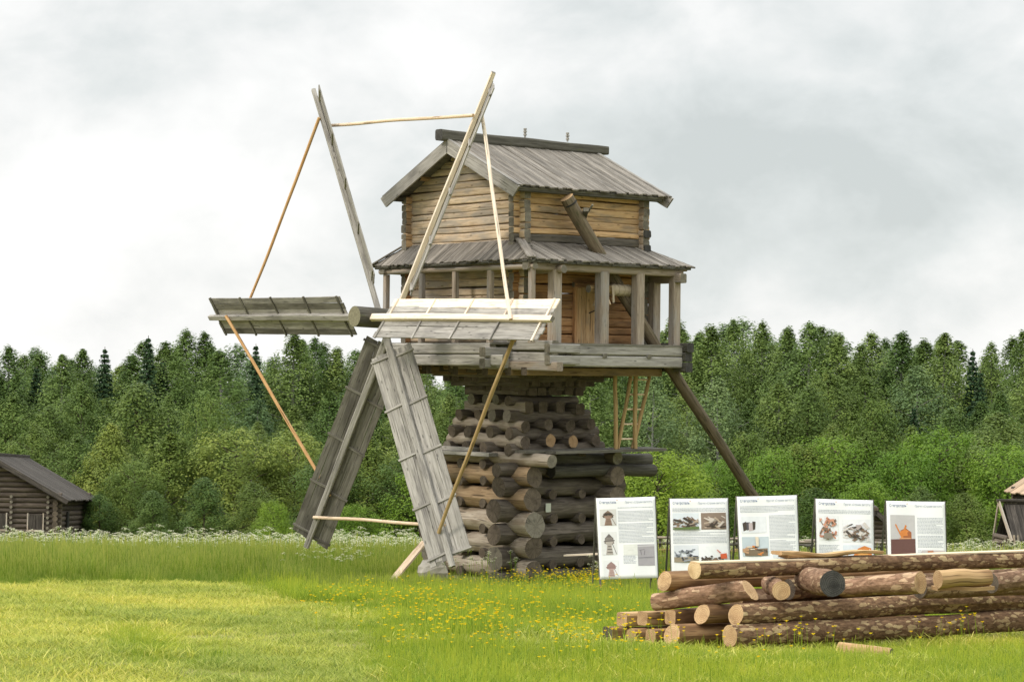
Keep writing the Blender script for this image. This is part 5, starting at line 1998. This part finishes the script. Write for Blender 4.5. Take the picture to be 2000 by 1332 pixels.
scatter('green_grass', mid_p, mid_m, 'lush bright green grass in front of the log pile', 'grass')
scatter('mown_grass', hay_p, hay_m, 'short mown yellowish grass on the left of the meadow', 'grass')
print('grass tufts', len(tall_p), len(mid_p), len(hay_p))


def flower_mesh(name, seed, kind):
    r_ = random.Random(seed)
    v, f, mi, ti = [], [], [], []

    def stem(p, q, wd):
        o = len(v)
        v.extend([(p[0] - wd, p[1], p[2]), (p[0] + wd, p[1], p[2]), (q[0] + wd * .6, q[1], q[2]), (q[0] - wd * .6, q[1], q[2])])
        ti.extend([.4] * 4)
        f.append((o, o + 1, o + 2, o + 3))
        mi.append(0)

    def petal(c, r, a, up_):
        o = len(v)
        ca, sa = math.cos(a), math.sin(a)
        v.extend([c, (c[0] + ca * r * .6 - sa * r * .4, c[1] + sa * r * .6 + ca * r * .4, c[2] + up_ * .8), (c[0] + ca * r, c[1] + sa * r, c[2] + up_),
                  (c[0] + ca * r * .6 + sa * r * .4, c[1] + sa * r * .6 - ca * r * .4, c[2] + up_ * .8)])
        ti.extend([r_.uniform(.2, .9)] * 4)
        f.append((o, o + 1, o + 2, o + 3))
        mi.append(1)
    if kind == 'buttercup':
        for k in range(r_.choice((1, 2, 2, 3))):
            bx, by = r_.uniform(-.06, .06), r_.uniform(-.06, .06)
            tx, ty, h = bx + r_.uniform(-.08, .08), by + r_.uniform(-.08, .08), r_.uniform(.28, .5)
            stem((bx, by, 0), (tx, ty, h), .003)
            for q in range(5):
                petal((tx, ty, h), .027, q * 1.2566, .016)
    else:
        for k in range(r_.choice((2, 3, 4))):
            bx, by = r_.uniform(-.1, .1), r_.uniform(-.1, .1)
            h = r_.uniform(.75, 1.2)
            tx, ty = bx + r_.uniform(-.15, .15), by + r_.uniform(-.15, .15)
            stem((bx, by, 0), (tx, ty, h), .006)
            for m in range(9):
                a, d = r_.uniform(0, 6.28), r_.uniform(.0, .11)
                cx_, cy_, cz_ = tx + math.cos(a) * d, ty + math.sin(a) * d, h + .05 - d * .35 + r_.uniform(-.02, .02)
                stem((tx, ty, h - .05), (cx_, cy_, cz_), .003)
                for q in range(5):
                    petal((cx_ + r_.uniform(-.012, .012), cy_ + r_.uniform(-.012, .012), cz_ + r_.uniform(-.006, .01)), .03, q * 1.2566 + r_.random(), .006)
    me = bpy.data.meshes.new(name)
    me.from_pydata(v, [], f)
    me.materials.append(G_MID if kind == 'buttercup' else G_TALL)
    me.materials.append(leaf('yellow_petal', (0.55, 0.36, 0.0), (0.75, 0.52, 0.0), (0.85, 0.65, 0.02), .35, True, val_var=.2) if kind == 'buttercup'
                        else leaf('white_petal', (0.58, 0.58, 0.38), (0.74, 0.73, 0.52), (0.83, 0.82, 0.66), .3, True, val_var=.2))
    me.polygons.foreach_set('material_index', mi)
    at_ = me.attributes.new('tint', 'FLOAT', 'POINT')
    at_.data.foreach_set('value', ti)
    return me


par_m = [flower_mesh('parsley', 70 + i, 'parsley') for i in range(5)]
but_m = [flower_mesh('buttercup', 90 + i, 'buttercup') for i in range(6)]
par_p = []
for _ in range(36000):
    yy = gr.uniform(66, 106)
    xx = gr.uniform(-.27, .27) * yy
    z = ground_z(xx, yy)
    qx, qy = project(xx, yy, z + .9)
    dens = pnoise(xx, yy, .45, 3.0) * .5 + .5
    far = min(1, max(0, (yy - 70) / 22))
    if qx < 700:
        pr = (.12 + .6 * far) * max(.06, dens) ** 1.4 * .62
    elif qx < 900:
        pr = .35 * dens
    else:
        pr = .4 * far * dens
    if 560 < qx < 700 and yy < 75:
        pr = .5 * dens
    if gr.random() < pr:
        par_p.append((xx, yy, z, gr.uniform(.8, 1.1), gr.random()))
for cx_, cy_, n_, sp in ((905, 1110, 7, 24), (950, 1108, 8, 20), (1165, 1122, 5, 14), (655, 1095, 22, 40), (730, 1075, 26, 40), (600, 1080, 20, 40), (180, 1075, 16, 60)):
    for _ in range(n_):
        p = on_ground(cx_ + gr.gauss(0, sp), cy_ + 34 + gr.gauss(0, 4))
        par_p.append((p.x, p.y, p.z, gr.uniform(.55, .75), gr.random()))
scatter('cow_parsley', par_p, par_m, 'white flowering cow parsley along the far side of the meadow', 'flowers')
but_p = []
for cx_, cy_, sx_, sy_, n_ in ((1040, 1215, 130, 42, 90), (900, 1225, 70, 28, 60), (945, 1238, 22, 12, 16), (1080, 1145, 60, 13, 120), (1165, 1148, 45, 11, 120), (985, 1165, 60, 12, 36), (760, 1185, 70, 16, 50), (690, 1205, 60, 14, 16), (820, 1260, 60, 22, 24), (1230, 1268, 60, 22, 30),
                               (1500, 1290, 140, 14, 12), (1120, 1270, 24, 10, 14), (1120, 1285, 160, 34, 30), (640, 1200, 50, 14, 18), (1560, 1266, 90, 6, 14), (1880, 1258, 50, 8, 8), (1300, 1140, 22, 8, 30), (960, 1290, 140, 30, 26), (560, 1220, 60, 20, 8)):
    for _ in range(n_):
        qx, qy = cx_ + gr.gauss(0, sx_), cy_ + gr.gauss(0, sy_)
        if qy > 1345 or qy < 1100:
            continue
        p = on_ground(qx, qy + 10)
        if INSIDE(p.x, p.y) or zone(qx, qy) == 'hay' and gr.random() < .8:
            continue
        but_p.append((p.x, p.y, p.z, gr.uniform(.75, 1.15), gr.random()))
scatter('buttercups', but_p, but_m, 'yellow buttercups dotted through the green grass', 'flowers')
print('flowers', len(par_p), len(but_p))

# dandelion clocks
DAND = [(833, 1195), (888, 1207), (921, 1207), (927, 1244), (765, 1233), (792, 1170), (1027, 1317), (1387, 1305), (1448, 1318), (408, 1184), (107, 1192), (715, 1160), (285, 1316), (1075, 1202)]
PUFF = leaf('dandelion_puff', (0.6, 0.6, 0.56), (0.72, 0.72, 0.68), (0.8, 0.8, 0.78), .5)
g_ = np.random.default_rng(4)
d_ = g_.normal(size=(260, 3))
d_ /= np.linalg.norm(d_, axis=1, keepdims=True)
puff = leaf_mesh('seed_head', d_ * (.042 * g_.uniform(.6, 1, (260, 1))), d_, np.full(260, .013), g_.uniform(.3, 1, 260), PUFF, .8, 4)
b = MB()
b.timber(Vector((0, 0, -.42)), Vector((0, 0, 0)), .006, shape='round')
st_o = b.build('stem', [MATS['green_grass_blade']], origin=Vector((0, 0, 0)))
stem_me = st_o.data
bpy.data.objects.remove(st_o)
for i, (qx, qy) in enumerate(DAND):
    p = on_ground(qx, qy + 42 * 30 / max(25, 7310 / (qy - 985)))
    h = at(qx, qy, p.y).z - p.z
    h = min(.5, max(.12, h))
    r = thing('dandelion', (p.x, p.y, p.z + h), 'white dandelion seed head standing in the meadow grass', 'flower', 'dandelion seed heads')
    for nm, me in (('seed_head', puff), ('stem', stem_me)):
        o = bpy.data.objects.new(nm, me)
        COL.objects.link(o)
        o.parent = r
